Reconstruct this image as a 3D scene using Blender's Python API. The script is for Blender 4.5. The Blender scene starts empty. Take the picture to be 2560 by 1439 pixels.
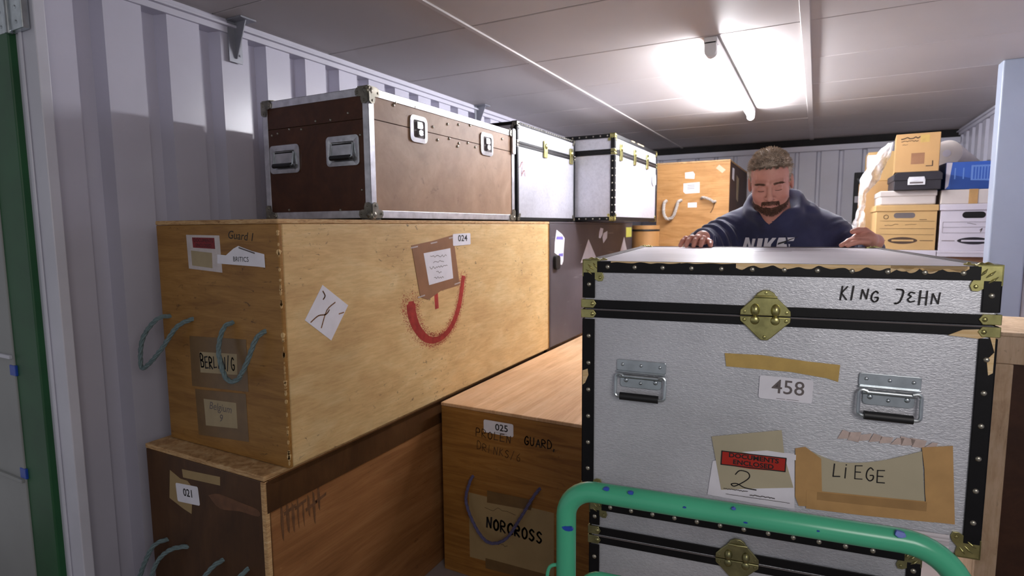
import bpy, bmesh, math, random
import numpy as np
from mathutils import Vector, Matrix, noise as mnoise
random.seed(7)
S = bpy.context.scene
C = S.collection
EYE = 1.40                      # camera height above the floor (m)

# ------------------------------------------------------------------ camera
cam = bpy.data.cameras.new('camera'); co = bpy.data.objects.new('camera', cam); C.objects.link(co)
yaw, pitch, roll = math.radians(-27.806), math.radians(-6.092), math.radians(-0.4125)
f = Vector((math.sin(yaw)*math.cos(pitch), math.cos(yaw)*math.cos(pitch), math.sin(pitch)))
r = Vector((math.cos(yaw), -math.sin(yaw), 0)); u = r.cross(f)
r2 = r*math.cos(roll) + u*math.sin(roll); u2 = -r*math.sin(roll) + u*math.cos(roll)
co.matrix_world = Matrix(((r2.x, u2.x, -f.x, 0), (r2.y, u2.y, -f.y, 0), (r2.z, u2.z, -f.z, EYE), (0, 0, 0, 1)))
cam.sensor_width = 36; cam.lens = 1437.44/2560*36; cam.clip_start = 0.02
cam.dof.use_dof = True; cam.dof.focus_distance = 1.35; cam.dof.aperture_fstop = 6.0
S.camera = co
# ------------------------------------------------------------------ world, light, exposure
W_ = bpy.data.worlds.new('world'); S.world = W_; W_.use_nodes = True
W_.node_tree.nodes['Background'].inputs[0].default_value = (0.68, 0.68, 0.74, 1)
W_.node_tree.nodes['Background'].inputs[1].default_value = 0.22
S.view_settings.view_transform = 'Standard'; S.view_settings.look = 'None'
S.view_settings.exposure = 1.0; S.view_settings.gamma = 1.0
try: S.view_settings.use_curve_mapping = False
except Exception: pass
TUBE_STRENGTH = 120.0
def area(name, loc, target, size, sizey, energy, col):
    l = bpy.data.lights.new(name, 'AREA'); l.shape = 'RECTANGLE'; l.size = size; l.size_y = sizey; l.energy = energy; l.color = col
    o = bpy.data.objects.new(name, l); C.objects.link(o); o.location = loc
    d = Vector(target) - Vector(loc); o.rotation_euler = d.to_track_quat('-Z', 'Y').to_euler()
    return o
area('doorway_light', (0.95, -0.45, EYE+0.42), (-0.05, 1.5, EYE-0.15), 0.9, 0.6, 7.2, (1.0, 0.95, 0.92))

# ------------------------------------------------------------------ materials
def lin(c):
    return tuple(((x/255)/12.92 if x/255 <= 0.04045 else (((x/255)+0.055)/1.055)**2.4) for x in c) + (1,)
MATS = {}
def newmat(name):
    m = bpy.data.materials.new(name); m.use_nodes = True; nt = m.node_tree
    b = nt.nodes['Principled BSDF']; MATS[name] = m
    return m, nt, b
def N(nt, t, **kw):
    n = nt.nodes.new(t)
    for k, v in kw.items(): setattr(n, k, v)
    return n
def coords(nt, scale=(1, 1, 1), rot=(0, 0, 0)):
    tc = N(nt, 'ShaderNodeTexCoord'); mp = N(nt, 'ShaderNodeMapping')
    mp.inputs['Scale'].default_value = scale; mp.inputs['Rotation'].default_value = rot
    nt.links.new(tc.outputs['Object'], mp.inputs['Vector']); return mp.outputs['Vector']
def noise(nt, vec, scale, detail=4, rough=0.55, dist=0.0):
    n = N(nt, 'ShaderNodeTexNoise'); n.inputs['Scale'].default_value = scale; n.inputs['Detail'].default_value = detail
    n.inputs['Roughness'].default_value = rough; n.inputs['Distortion'].default_value = dist
    nt.links.new(vec, n.inputs['Vector']); return n.outputs['Fac']
def ramp(nt, fac, stops):
    n = N(nt, 'ShaderNodeValToRGB'); cr = n.color_ramp
    while len(cr.elements) < len(stops): cr.elements.new(0.5)
    for e, (p, c) in zip(cr.elements, stops): e.position = p; e.color = c
    nt.links.new(fac, n.inputs['Fac']); return n.outputs['Color']
def mix(nt, fac, a, b, mode='MIX'):
    n = N(nt, 'ShaderNodeMix', data_type='RGBA', blend_type=mode)
    if isinstance(fac, (int, float)): n.inputs[0].default_value = fac
    else: nt.links.new(fac, n.inputs[0])
    for i, v in ((6, a), (7, b)):
        if isinstance(v, tuple): n.inputs[i].default_value = v
        else: nt.links.new(v, n.inputs[i])
    return n.outputs[2]
def bump(nt, b, h, strength=0.3, dist=0.002):
    n = N(nt, 'ShaderNodeBump'); n.inputs['Strength'].default_value = strength; n.inputs['Distance'].default_value = dist
    nt.links.new(h, n.inputs['Height']); nt.links.new(n.outputs['Normal'], b.inputs['Normal'])
G0 = (0, 0, 0, 1); G1 = (1, 1, 1, 1)
def plain(name, col, rough=0.6, metal=0.0, var=0.12, vs=12, bs=0.0, bsc=150, spec=0.5):
    m, nt, b = newmat(name); v = coords(nt); c = lin(col)
    d = tuple(x*(1-var*1.6) for x in c[:3]) + (1,); e = tuple(min(1, x*(1+var)) for x in c[:3]) + (1,)
    nt.links.new(ramp(nt, noise(nt, v, vs, 5), [(0.3, d), (0.7, e)]), b.inputs['Base Color'])
    b.inputs['Roughness'].default_value = rough; b.inputs['Metallic'].default_value = metal
    b.inputs['Specular IOR Level'].default_value = spec
    if bs: bump(nt, b, noise(nt, v, bsc, 3), bs, 0.001)
    return m
def wood(name, ca, cb, cc, scale=(1, 1, 1), gs=6, rough=0.5, scuff=0.5, blotch=2.2, gdist=1.5, speck=60, dark=(60, 40, 25), spec=0.4):
    """plywood / timber: stretched grain between three colours, blotches, dark scuffs"""
    m, nt, b = newmat(name); v = coords(nt, scale); v0 = coords(nt)
    g = noise(nt, v, gs, 8, 0.62, gdist)
    c = ramp(nt, g, [(0.28, lin(ca)), (0.5, lin(cb)), (0.72, lin(cc))])
    fine = ramp(nt, noise(nt, coords(nt, tuple(x*(.35 if x < max(scale)*.9 else 1) for x in scale)), gs*9, 5, .7, .4), [(0.34, (.80, .76, .70, 1)), (0.6, (1, 1, 1, 1))])
    c = mix(nt, .8, c, fine, 'MULTIPLY')
    bl = ramp(nt, noise(nt, v0, blotch, 5, 0.6), [(0.36, (0.62, 0.60, 0.58, 1)), (0.62, (1, 1, 1, 1))])
    c = mix(nt, 0.55, c, bl, 'MULTIPLY')
    sv = coords(nt, tuple(0.35+0.65*s/max(scale) for s in scale))
    sp = ramp(nt, noise(nt, sv, speck, 3, 0.7, 0.6), [(0.61, G0), (0.70, G1)])
    area_ = ramp(nt, noise(nt, v0, 4.5, 4), [(0.45, G0), (0.6, G1)])
    sm = mix(nt, 1.0, sp, area_, 'MULTIPLY')
    sf = N(nt, 'ShaderNodeMath', operation='MULTIPLY'); nt.links.new(sm, sf.inputs[0]); sf.inputs[1].default_value = scuff
    c = mix(nt, sf.outputs[0], c, lin(dark))
    nt.links.new(c, b.inputs['Base Color']); b.inputs['Roughness'].default_value = rough
    b.inputs['Specular IOR Level'].default_value = spec
    bump(nt, b, g, 0.25, 0.0015)
    return m
M_plyA = wood('plywood_yellow', (208, 170, 116), (222, 188, 132), (230, 202, 150), (1, .6, 1.8), 7, .55, .8, 1.6, .8)
M_plyAend = wood('plywood_yellow_shaded_end', (136, 94, 42), (160, 116, 56), (176, 132, 70), (.5, 1, 3.2), 8, .5, .8, 1.6, .8)  # yellow ply darkened: shade on the crate end put into its colour
M_edge = wood('plywood_edge', (150, 110, 70), (205, 165, 115), (225, 195, 150), (1, 1, 6), 20, .7, .6)
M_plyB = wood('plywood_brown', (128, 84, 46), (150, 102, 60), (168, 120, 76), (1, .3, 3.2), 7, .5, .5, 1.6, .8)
M_plyBend = wood('plywood_dark_varnish', (66, 41, 20), (82, 53, 27), (98, 66, 37), (1, 1, .5), 5, .45, .35, 1.6)  # brown ply with the end's shade in its colour; also the lid band
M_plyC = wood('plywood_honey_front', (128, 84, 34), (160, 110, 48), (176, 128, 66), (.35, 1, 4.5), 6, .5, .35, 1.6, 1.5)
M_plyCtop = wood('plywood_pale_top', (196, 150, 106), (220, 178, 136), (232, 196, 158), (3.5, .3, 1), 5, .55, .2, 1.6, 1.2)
M_E = wood('flightcase_plywood', (156, 120, 94), (174, 140, 112), (186, 154, 128), (1, .8, .8), 4, .5, .6, 3.0, 1.2, 30, (105, 75, 60))
M_Eend = wood('flightcase_plywood_shaded_end', (66, 36, 20), (78, 44, 26), (92, 54, 32), (1, 1, 1), 5, .5, .3, 3.0, 2.0)  # case plywood darkened for the end facing away from the tube
M_H = wood('plywood_orange', (160, 112, 62), (186, 138, 84), (198, 152, 100), (.4, .4, 2.4), 5, .5, .3, 2.0, 1.5)
M_raw = wood('raw_timber', (180, 150, 118), (208, 180, 146), (222, 198, 168), (1, 1, .35), 8, .7, .35, 2.0, 1.5)
M_panelbrown = wood('hardboard_brown', (58, 32, 16), (70, 40, 20), (82, 50, 28), (1, 1, 1), 6, .6, .3)
M_peel = wood('bare_peeled_ply', (214, 176, 118), (236, 206, 158), (244, 224, 188), (.5, 1, 6), 20, .8, .2)
M_black = plain('black_vulcan_fibre', (11, 10, 13), .5, 0, .25, 30, .15, 90, .25)
M_D = None
def scratched(name, base, scr, amt=0.5, rough=.5):
    m, nt, b = newmat(name); v0 = coords(nt); v = coords(nt, (1, 1, .08), (.6, .9, .3)); v2 = coords(nt, (1, .1, 1), (.2, .3, 1.1))
    a = ramp(nt, noise(nt, v, 55, 2, .5), [(0.70, G0), (0.76, G1)]); a2 = ramp(nt, noise(nt, v2, 40, 2, .5), [(0.70, G0), (0.78, G1)])
    big = ramp(nt, noise(nt, v0, 3, 4), [(0.35, lin(base)), (0.7, tuple(x*1.5 for x in lin(base)[:3])+(1,))])
    s = mix(nt, 1.0, a, a2, 'ADD'); sf = N(nt, 'ShaderNodeMath', operation='MULTIPLY'); nt.links.new(s, sf.inputs[0]); sf.inputs[1].default_value = amt
    nt.links.new(mix(nt, sf.outputs[0], big, lin(scr)), b.inputs['Base Color']); b.inputs['Roughness'].default_value = rough
    return m
M_D = scratched('black_painted_case', (66, 60, 64), (150, 146, 150), .35, .5)
def emboss(name, col, metal=.55, rough=.42, sc=95, st=.7, stretch=(.16, .16, 1)):
    """silver embossed trunk covering: fine horizontal wrinkles"""
    m, nt, b = newmat(name); v = coords(nt, stretch); v0 = coords(nt)
    h = noise(nt, v, sc, 3, .55, .8); c = lin(col)
    k = ramp(nt, noise(nt, v0, 3.5, 4), [(0.3, tuple(x*.82 for x in c[:3])+(1,)), (0.7, tuple(min(1, x*1.08) for x in c[:3])+(1,))])
    k2 = ramp(nt, h, [(0.3, (.80, .80, .82, 1)), (0.6, G1)])
    nt.links.new(mix(nt, .7, k, k2, 'MULTIPLY'), b.inputs['Base Color'])
    b.inputs['Metallic'].default_value = metal; b.inputs['Roughness'].default_value = rough
    bump(nt, b, h, st, .0014); return m
M_silver = emboss('silver_embossed_vinyl', (212, 213, 219), .45, .38, 360, .62, (.36, .36, 1))
M_silver_lo = emboss('silver_pebbled_vinyl', (200, 201, 207), .45, .40, 260, .7, (.55, .55, 1))
M_silver_far = emboss('silver_smooth_vinyl', (205, 205, 214), .4, .4, 60, .25, (1, 1, 1))
M_top = plain('silver_lid_top_sheen', (232, 229, 236), .40, 0, .05, 5, .05, 30, .22)  # reflected ceiling glow put into the pale lid colour
M_white_worn = None
m, nt, b = newmat('worn_white_trim'); v = coords(nt, (.1, .1, 6))
nt.links.new(ramp(nt, noise(nt, v, 30, 4), [(0.35, lin((150, 142, 145))), (0.6, lin((212, 206, 210)))]), b.inputs['Base Color']); b.inputs['Roughness'].default_value = .6
M_white_worn = m
M_brass = plain('brass_fitting', (184, 178, 118), .28, .95, .18, 40, .1, 60)
M_brass_dull = plain('dull_brass_fitting', (150, 146, 104), .36, .9, .2, 40)
M_steel = plain('zinc_steel', (190, 198, 202), .28, .9, .12, 30)
M_alu = plain('aluminium_edging', (214, 214, 220), .34, .75, .16, 25, .12, 80)
M_dish = plain('plated_dish', (205, 207, 210), .25, .85, .15, 40)
M_corner = plain('tarnished_corner', (140, 136, 124), .35, .8, .3, 30)
M_rivet = plain('rivet', (176, 172, 158), .3, .9, .1)
M_rubber = plain('black_rubber', (18, 18, 20), .5, 0, .2)
M_paper = plain('white_paper', (226, 224, 232), .6, 0, .04, 20)
M_dullpaper = plain('dull_paper', (162, 146, 114), .7, 0, .06, 20)
M_cream = plain('cream_card', (178, 168, 142), .6, 0, .05, 8)
M_buff = plain('buff_card', (158, 134, 92), .6, 0, .06, 10)
M_tape = plain('brown_parcel_tape', (186, 146, 94), .35, 0, .08, 20)
M_tape_old = plain('aged_masking_tape', (190, 158, 88), .6, 0, .1, 25)
M_tape_dark = plain('brown_tape_on_wood', (112, 86, 52), .3, 0, .1, 20)
M_tape_mid = plain('doubled_parcel_tape', (162, 126, 80), .35, 0, .08, 20)
M_cardpatch = plain('brown_card_patch', (146, 104, 74), .4, 0, .1, 14)
M_clear = plain('plastic_pouch', (196, 186, 184), .25, 0, .08, 30)
M_red = plain('red_label', (176, 34, 18), .5, 0, .1)
M_darkred = plain('dark_red_label', (120, 12, 22), .5, 0, .1)
M_ink = plain('black_ink', (26, 22, 22), .6, 0, .1)
M_inkf = plain('faded_ink', (78, 50, 24), .7, 0, .1)
M_inkg = plain('grey_ink', (100, 92, 92), .7, 0, .1)
M_smear = plain('pale_smear', (104, 68, 42), .5, 0, .2, 30)
M_glue = plain('glue_residue', (196, 176, 168), .5, 0, .1, 60)
M_greystain = plain('dark_smudge', (104, 70, 42), .6, 0, .2, 60)
M_spray = None
m, nt, b = newmat('red_spray_paint'); v = coords(nt)
nt.links.new(ramp(nt, noise(nt, v, 40, 3), [(0.3, lin((150, 28, 24))), (0.7, lin((186, 52, 44)))]), b.inputs['Base Color']); b.inputs['Roughness'].default_value = .6
M_spray = m
M_rope = plain('blue_grey_rope', (104, 122, 124), .8, 0, .15, 120)
M_ropeblue = plain('violet_blue_rope', (88, 84, 120), .8, 0, .15, 120)
M_ropewhite = plain('pale_rope', (176, 168, 160), .8, 0, .15, 120)
M_green = plain('green_trolley_enamel', (74, 174, 134), .22, 0, .06, 5)
M_bluepaint = plain('blue_paint_mark', (30, 70, 170), .4, 0, .1)
M_wall = plain('white_painted_steel', (200, 198, 212), .27, 0, .04, 2.5)
M_rail = plain('white_rail', (196, 194, 206), .45, 0, .05, 4)
M_wallb = plain('grey_painted_steel', (222, 222, 232), .45, 0, .05, 2.5)
M_post = plain('blue_grey_column', (150, 158, 174), .4, 0, .05, 3)
M_ceil = plain('ceiling_panel_white', (188, 182, 180), .55, 0, .03, 1.5)
M_ceilstrip = plain('ceiling_strip_white', (192, 186, 184), .5, 0, .03, 3)
M_void = plain('ceiling_void', (40, 38, 38), .9)
M_floor = plain('grey_vinyl_floor', (150, 140, 138), .5, 0, .1, 6)
M_gasket = plain('green_door_edge', (28, 84, 46), .5, 0, .15, 6)
M_doorgrey = plain('grey_door', (146, 148, 146), .5, 0, .06, 3)
M_frame = plain('white_door_frame', (206, 206, 216), .4, 0, .05, 5)
M_bracket = plain('grey_bracket', (150, 152, 160), .4, .3, .1)
M_carton = plain('brown_carton', (186, 146, 96), .7, 0, .05, 6)
M_carton2 = plain('kraft_archive_box', (196, 160, 106), .7, 0, .05, 6)
M_cartonw = plain('white_carton', (206, 200, 210), .6, 0, .04, 6)
M_cartonwarm = plain('off_white_carton', (206, 196, 190), .6, 0, .04, 6)
M_boxblack = plain('black_box', (34, 30, 38), .5, 0, .15, 8)
M_blue = plain('blue_printed_box', (52, 92, 176), .45, 0, .08, 5)
M_bluelight = plain('light_blue_print', (104, 138, 200), .5, 0, .05, 5)
M_bluedark = plain('dark_blue_print', (34, 70, 140), .5, 0, .05, 5)
M_hole = plain('hole_dark', (12, 10, 10), .9)
M_print = plain('dark_brown_print', (74, 54, 40), .7)
M_yellow = plain('yellow_sticker', (206, 206, 96), .6)
M_lilac = plain('lilac_print', (120, 110, 190), .6)
M_drum = plain('fibre_drum', (168, 122, 72), .6, 0, .1, 5)
M_fixture = plain('white_batten', (225, 225, 225), .4, 0, .02)
m, nt, b = newmat('tube_glow'); b.inputs['Base Color'].default_value = (1, 1, 1, 1)
b.inputs['Emission Color'].default_value = (.95, .95, 1, 1); b.inputs['Emission Strength'].default_value = TUBE_STRENGTH; M_tube = m
m, nt, b = newmat('crumpled_plastic_wrap'); v = coords(nt)
b.inputs['Base Color'].default_value = (.86, .85, .9, 1); b.inputs['Roughness'].default_value = .2
nt.links.new(ramp(nt, noise(nt, v, 14, 4), [(0.35, (.35, .35, .35, 1)), (0.6, (.95, .95, .95, 1))]), b.inputs['Alpha'])
bump(nt, b, noise(nt, v, 26, 5, .6, 1.5), .9, .01); M_wrap = m
# ------------------------------------------------------------------ geometry collector
class Geo:
    def __init__(s): s.V = []; s.F = []
    def add(s, V, F):
        n = len(s.V); s.V += [tuple(v) for v in V]; s.F += [tuple(i+n for i in f) for f in F]; return s
    def box(s, x0, x1, y0, y1, z0, z1):
        V = [(x, y, z) for x in (x0, x1) for y in (y0, y1) for z in (z0, z1)]
        return s.add(V, [(0, 1, 3, 2), (4, 6, 7, 5), (0, 4, 5, 1), (2, 3, 7, 6), (0, 2, 6, 4), (1, 5, 7, 3)])
    def poly(s, fr, P, h0, h1):
        """closed polygon P in face frame fr, from height h0 to h1"""
        a = sum(P[i][0]*P[(i+1) % len(P)][1]-P[(i+1) % len(P)][0]*P[i][1] for i in range(len(P)))
        if a < 0: P = P[::-1]
        n = len(P); V = [fr(a, b, h0) for a, b in P] + [fr(a, b, h1) for a, b in P]
        return s.add(V, [tuple(range(n))[::-1], tuple(range(n, 2*n))] + [(i, (i+1) % n, n+(i+1) % n, n+i) for i in range(n)])
    def rect(s, fr, a0, a1, b0, b1, h0, h1): return s.poly(fr, [(a0, b0), (a1, b0), (a1, b1), (a0, b1)], h0, h1)
    def tube(s, P, rad, n=10, closed=False, caps=True):
        P = [Vector(p) for p in P]; m = len(P); rad = rad if isinstance(rad, (list, tuple)) else [rad]*m
        T = [((P[(i+1) % m]-P[i-1]) if closed else (P[min(i+1, m-1)]-P[max(i-1, 0)])).normalized() for i in range(m)]
        a = Vector((0, 0, 1)) if abs(T[0].z) < .9 else Vector((1, 0, 0)); nn = T[0].cross(a).normalized(); V = []
        for i in range(m):
            nn = (nn - T[i]*nn.dot(T[i])).normalized(); bb = T[i].cross(nn)
            for k in range(n):
                t = 2*math.pi*k/n; V.append(P[i]+(nn*math.cos(t)+bb*math.sin(t))*rad[i])
        F = []
        for i in range(m if closed else m-1):
            for k in range(n):
                j = (i+1) % m; F.append((i*n+k, i*n+(k+1) % n, j*n+(k+1) % n, j*n+k))
        if caps and not closed: F += [tuple(range(n))[::-1], tuple(range((m-1)*n, m*n))]
        return s.add(V, F)
    def dome(s, fr, a, b, ra, rb, h, hh, n=12, m=4):
        """ellipsoidal bump on a face"""
        V = [fr(a, b, h+hh)]; F = []
        for j in range(1, m+1):
            t = j/m*math.pi/2
            for k in range(n):
                q = 2*math.pi*k/n; V.append(fr(a+ra*math.sin(t)*math.cos(q), b+rb*math.sin(t)*math.sin(q), h+hh*math.cos(t)))
        for k in range(n): F.append((0, 1+k, 1+(k+1) % n))
        for j in range(m-1):
            for k in range(n): F.append((1+j*n+k, 1+(j+1)*n+k, 1+(j+1)*n+(k+1) % n, 1+j*n+(k+1) % n))
        return s.add(V, F)
    def build(s, name, m, parent=None, bevel=0, smooth=False, seg=2, loc=None):
        me = bpy.data.meshes.new(name); me.from_pydata([tuple(v) for v in s.V], [], s.F); me.validate()
        bm = bmesh.new(); bm.from_mesh(me); bmesh.ops.recalc_face_normals(bm, faces=bm.faces); bm.to_mesh(me); bm.free()
        me.materials.append(m)
        if smooth:
            me.shade_smooth(); me.set_sharp_from_angle(angle=math.radians(40))
        o = bpy.data.objects.new(name, me); C.objects.link(o)
        if parent: o.parent = parent
        if loc: o.location = loc
        if bevel:
            b = o.modifiers.new('bevel', 'BEVEL'); b.width = bevel; b.segments = seg; b.limit_method = 'ANGLE'; b.angle_limit = math.radians(40)
        return o
def box(x0, x1, y0, y1, z0, z1): return Geo().box(x0, x1, y0, y1, z0, z1)
def thing(name, label, cat, loc, rz=0, group=None):
    o = bpy.data.objects.new(name, None); C.objects.link(o); o.location = loc; o.rotation_euler = (0, 0, rz)
    o['label'] = label; o['category'] = cat; o.empty_display_size = .1
    if group: o['group'] = group
    return o
def tag(o, label, cat, group=None):
    o['label'] = label; o['category'] = cat
    if group: o['group'] = group
    return o
def structure(o, label=None):
    o['kind'] = 'structure'
    if label: o['label'] = label
    o['category'] = o.name.split('_')[0]
    return o
def rrect(a0, a1, b0, b1, r, n=5):
    P = []
    for cx, cy, s in ((a1-r, b1-r, 0), (a0+r, b1-r, 90), (a0+r, b0+r, 180), (a1-r, b0+r, 270)):
        for i in range(n+1):
            t = math.radians(s+90*i/n); P.append((cx+r*math.cos(t), cy+r*math.sin(t)))
    return P
def rot2(P, ang, c):
    a = math.radians(ang); return [(c[0]+(x-c[0])*math.cos(a)-(y-c[1])*math.sin(a), c[1]+(x-c[0])*math.sin(a)+(y-c[1])*math.cos(a)) for x, y in P]
# face frames: numbers are metres measured from the eye point (x, z) on a front, (y, z) on a side; base = thing's base in the same numbers
def front(y0, base): return lambda a, b, h: (a-base[0], y0-h-base[1], b-base[2])
def side(x0, base): return lambda a, b, h: (x0+h-base[0], a-base[1], b-base[2])
def topf(z0, base): return lambda a, b, h: (a-base[0], b-base[1], z0+h-base[2])
# ---- writing
STROKES = {
 'A': [[(0, 0), (.45, 1), (.9, 0)], [(.18, .38), (.74, .38)]], 'B': [[(0, 0), (0, 1), (.6, .9), (.6, .6), (0, .52), (.7, .4), (.65, .05), (0, 0)]],
 'C': [[(.8, .85), (.5, 1), (.1, .75), (.05, .3), (.4, 0), (.8, .12)]], 'D': [[(0, 0), (0, 1), (.55, .9), (.8, .5), (.6, .1), (0, 0)]],
 'E': [[(.75, 1), (0, .95), (0, 0), (.8, .03)], [(0, .5), (.6, .52)]], 'e': [[(.7, .75), (.3, .8), (.1, .6), (.35, .45), (.05, .2), (.3, 0), (.75, .1)]],
 'G': [[(.75, .85), (.45, 1), (.1, .7), (.05, .25), (.4, 0), (.75, .15), (.78, .42), (.45, .42)]],
 'g': [[(.7, .8), (.2, .95), (.05, .7), (.5, .5), (.75, .3), (.5, .02), (.05, .1)], [(.3, .45), (.8, .5)]],
 'H': [[(0, 0), (.05, 1)], [(.7, 0), (.72, 1)], [(0, .5), (.75, .52)]], 'I': [[(.1, 0), (.2, 1)]], 'i': [[(.12, 0), (.18, .78)], [(.2, .98), (.22, 1.02)]],
 'J': [[(.05, 1.02), (.6, 1.0), (.75, .8), (.5, .2), (.1, 0), (0, .05)]], 'K': [[(0, 0), (.1, 1)], [(.7, 1.0), (.06, .5), (.75, .05)]],
 'L': [[(.1, 1), (0, .05), (.75, .1)]], 'M': [[(0, 0), (.1, 1), (.45, .3), (.8, 1), (.9, 0)]], 'N': [[(0, 0), (.08, .9), (.68, .05), (.78, 1)]],
 'O': [[(.4, 1), (.05, .7), (.08, .2), (.4, 0), (.75, .25), (.75, .75), (.4, 1)]], 'P': [[(0, 0), (.05, 1), (.7, .9), (.65, .55), (.03, .5)]],
 'R': [[(0, 0), (0, 1), (.65, .9), (.6, .58), (0, .5), (.75, 0)]], 'S': [[(.7, .85), (.35, 1), (.05, .75), (.35, .52), (.7, .3), (.4, 0), (0, .12)]],
 'U': [[(0, 1), (.03, .25), (.35, 0), (.7, .25), (.72, 1)]], '/': [[(0, -.1), (.6, 1.1)]], '1': [[(.2, 0), (.25, 1)]], ',': [[(.1, .1), (0, -.2)]],
 '2': [[(.1, .72), (.28, .98), (.62, .95), (.72, .7), (.5, .38), (.1, .03), (-.05, .12), (.2, .2), (.55, .04), (1.05, .02)]],
 '6': [[(.6, 1), (.1, .5), (.15, .05), (.6, .05), (.65, .4), (.2, .45)]], 'T': [[(0, 1), (.8, 1)], [(.4, 1), (.4, 0)]],
 'V': [[(0, 1), (.4, 0), (.8, 1)]], 'Y': [[(0, 1), (.4, .5), (.8, 1)], [(.4, .5), (.4, 0)]], ' ': []}
def ribbon(g, fr, P, w, h0, h1):
    for i in range(len(P)-1):
        (x0, y0), (x1, y1) = P[i], P[i+1]; d = math.hypot(x1-x0, y1-y0) or 1e-6
        nx, ny = -(y1-y0)/d*w/2, (x1-x0)/d*w/2; ex, ey = (x1-x0)/d*w*.35, (y1-y0)/d*w*.35
        g.poly(fr, [(x0-ex-nx, y0-ey-ny), (x1+ex-nx, y1+ey-ny), (x1+ex+nx, y1+ey+ny), (x0-ex+nx, y0-ey+ny)], h0, h1)
def smoothp(P, k=4):
    if len(P) < 3: return P
    out = []
    for i in range(len(P)-1):
        p0 = P[max(i-1, 0)]; p1 = P[i]; p2 = P[i+1]; p3 = P[min(i+2, len(P)-1)]
        for j in range(k):
            t = j/k; out.append(tuple(.5*((2*p1[c])+(-p0[c]+p2[c])*t+(2*p0[c]-5*p1[c]+4*p2[c]-p3[c])*t*t+(-p0[c]+3*p1[c]-3*p2[c]+p3[c])*t**3) for c in range(len(p1))))
    return out+[tuple(P[-1])]
def hand(name, fr, text, a0, b0, a1, b1, hgt, w, m, parent, h=.0006, curl='', jit=.06, adv=1.0):
    """handwritten capitals as marker strokes along the line (a0,b0)-(a1,b1)"""
    rnd = random.Random(len(text)*13); L = math.hypot(a1-a0, b1-b0); ux, uy = (a1-a0)/L, (b1-b0)/L; n = len(text); g = Geo()
    for i, ch in enumerate(text):
        cw = L/n*.82; s = hgt*(1+rnd.uniform(-jit, jit)*1.5); dy = rnd.uniform(-jit, jit)*hgt
        for st in STROKES.get(ch, []):
            P = [(x*cw, y*s+dy) for x, y in st]
            if ch in 'BCDGJOPRSU26eg' or ch in curl: P = smoothp(P, 4)
            Q = [(a0+ux*(i*L/n*adv)+x*ux-y*uy, b0+uy*(i*L/n*adv)+x*uy+y*ux) for x, y in P]
            ribbon(g, fr, Q, w*rnd.uniform(.85, 1.15), h, h+.0003)
    return g.build(name, m, parent)
def typed(name, fr, text, a, b, size, m, parent, ang=0, h=.0008, wide=1.0, shear=0, align='CENTER', off=0.0):
    cu = bpy.data.curves.new('t', 'FONT'); cu.body = text; cu.size = size; cu.align_x = align; cu.align_y = 'CENTER'; cu.shear = shear; cu.offset = off; cu.resolution_u = 3
    o = bpy.data.objects.new('t', cu); me = bpy.data.meshes.new_from_object(o); bpy.data.objects.remove(o)
    c, s = math.cos(math.radians(ang)), math.sin(math.radians(ang))
    g = Geo(); g.add([fr(a+(v.co.x*wide)*c-v.co.y*s, b+(v.co.x*wide)*s+v.co.y*c, h) for v in me.vertices], [tuple(p.vertices) for p in me.polygons])
    return g.build(name, m, parent)
def sticker(name, fr, P, m, parent, h0=0, h1=.0007): return Geo().poly(fr, P, h0, h1).build(name, m, parent)
def lines(name, fr, L, w, m, parent, h=.0009):
    g = Geo()
    for P in L: ribbon(g, fr, P, w, h, h+.0002)
    return g.build(name, m, parent)
def scribble(name, fr, a0, a1, b, amp, m, parent, w=.001, h=.0009, seed=1, slope=0):
    rnd = random.Random(seed); n = max(4, int((a1-a0)/(amp*.8))); P = [(a0+(a1-a0)*i/n, b+slope*i/n+rnd.uniform(-amp, amp)*.5) for i in range(n+1)]
    return lines(name, fr, [smoothp(P, 2)], w, m, parent, h)
def rope(name, P, rad, m, parent, twist=90):
    """three strands laid round a smoothed path, with a knot at each end"""
    Q = [Vector(p) for p in smoothp([tuple(p) for p in P], 9)]
    g = Geo(); s = 0; strands = [[], [], []]
    for i, p in enumerate(Q):
        t = (Q[min(i+1, len(Q)-1)]-Q[max(i-1, 0)]).normalized(); a = Vector((0, 0, 1)) if abs(t.z) < .8 else Vector((1, 0, 0))
        n = t.cross(a).normalized(); b = t.cross(n)
        if i: s += (p-Q[i-1]).length
        for k in range(3):
            q = s*twist+k*2.094; strands[k].append(p+(n*math.cos(q)+b*math.sin(q))*rad*.48)
    for k in range(3): g.tube(strands[k], rad*.58, 6)
    return g.build(name, m, parent, smooth=True)
print('helpers ok')
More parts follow.
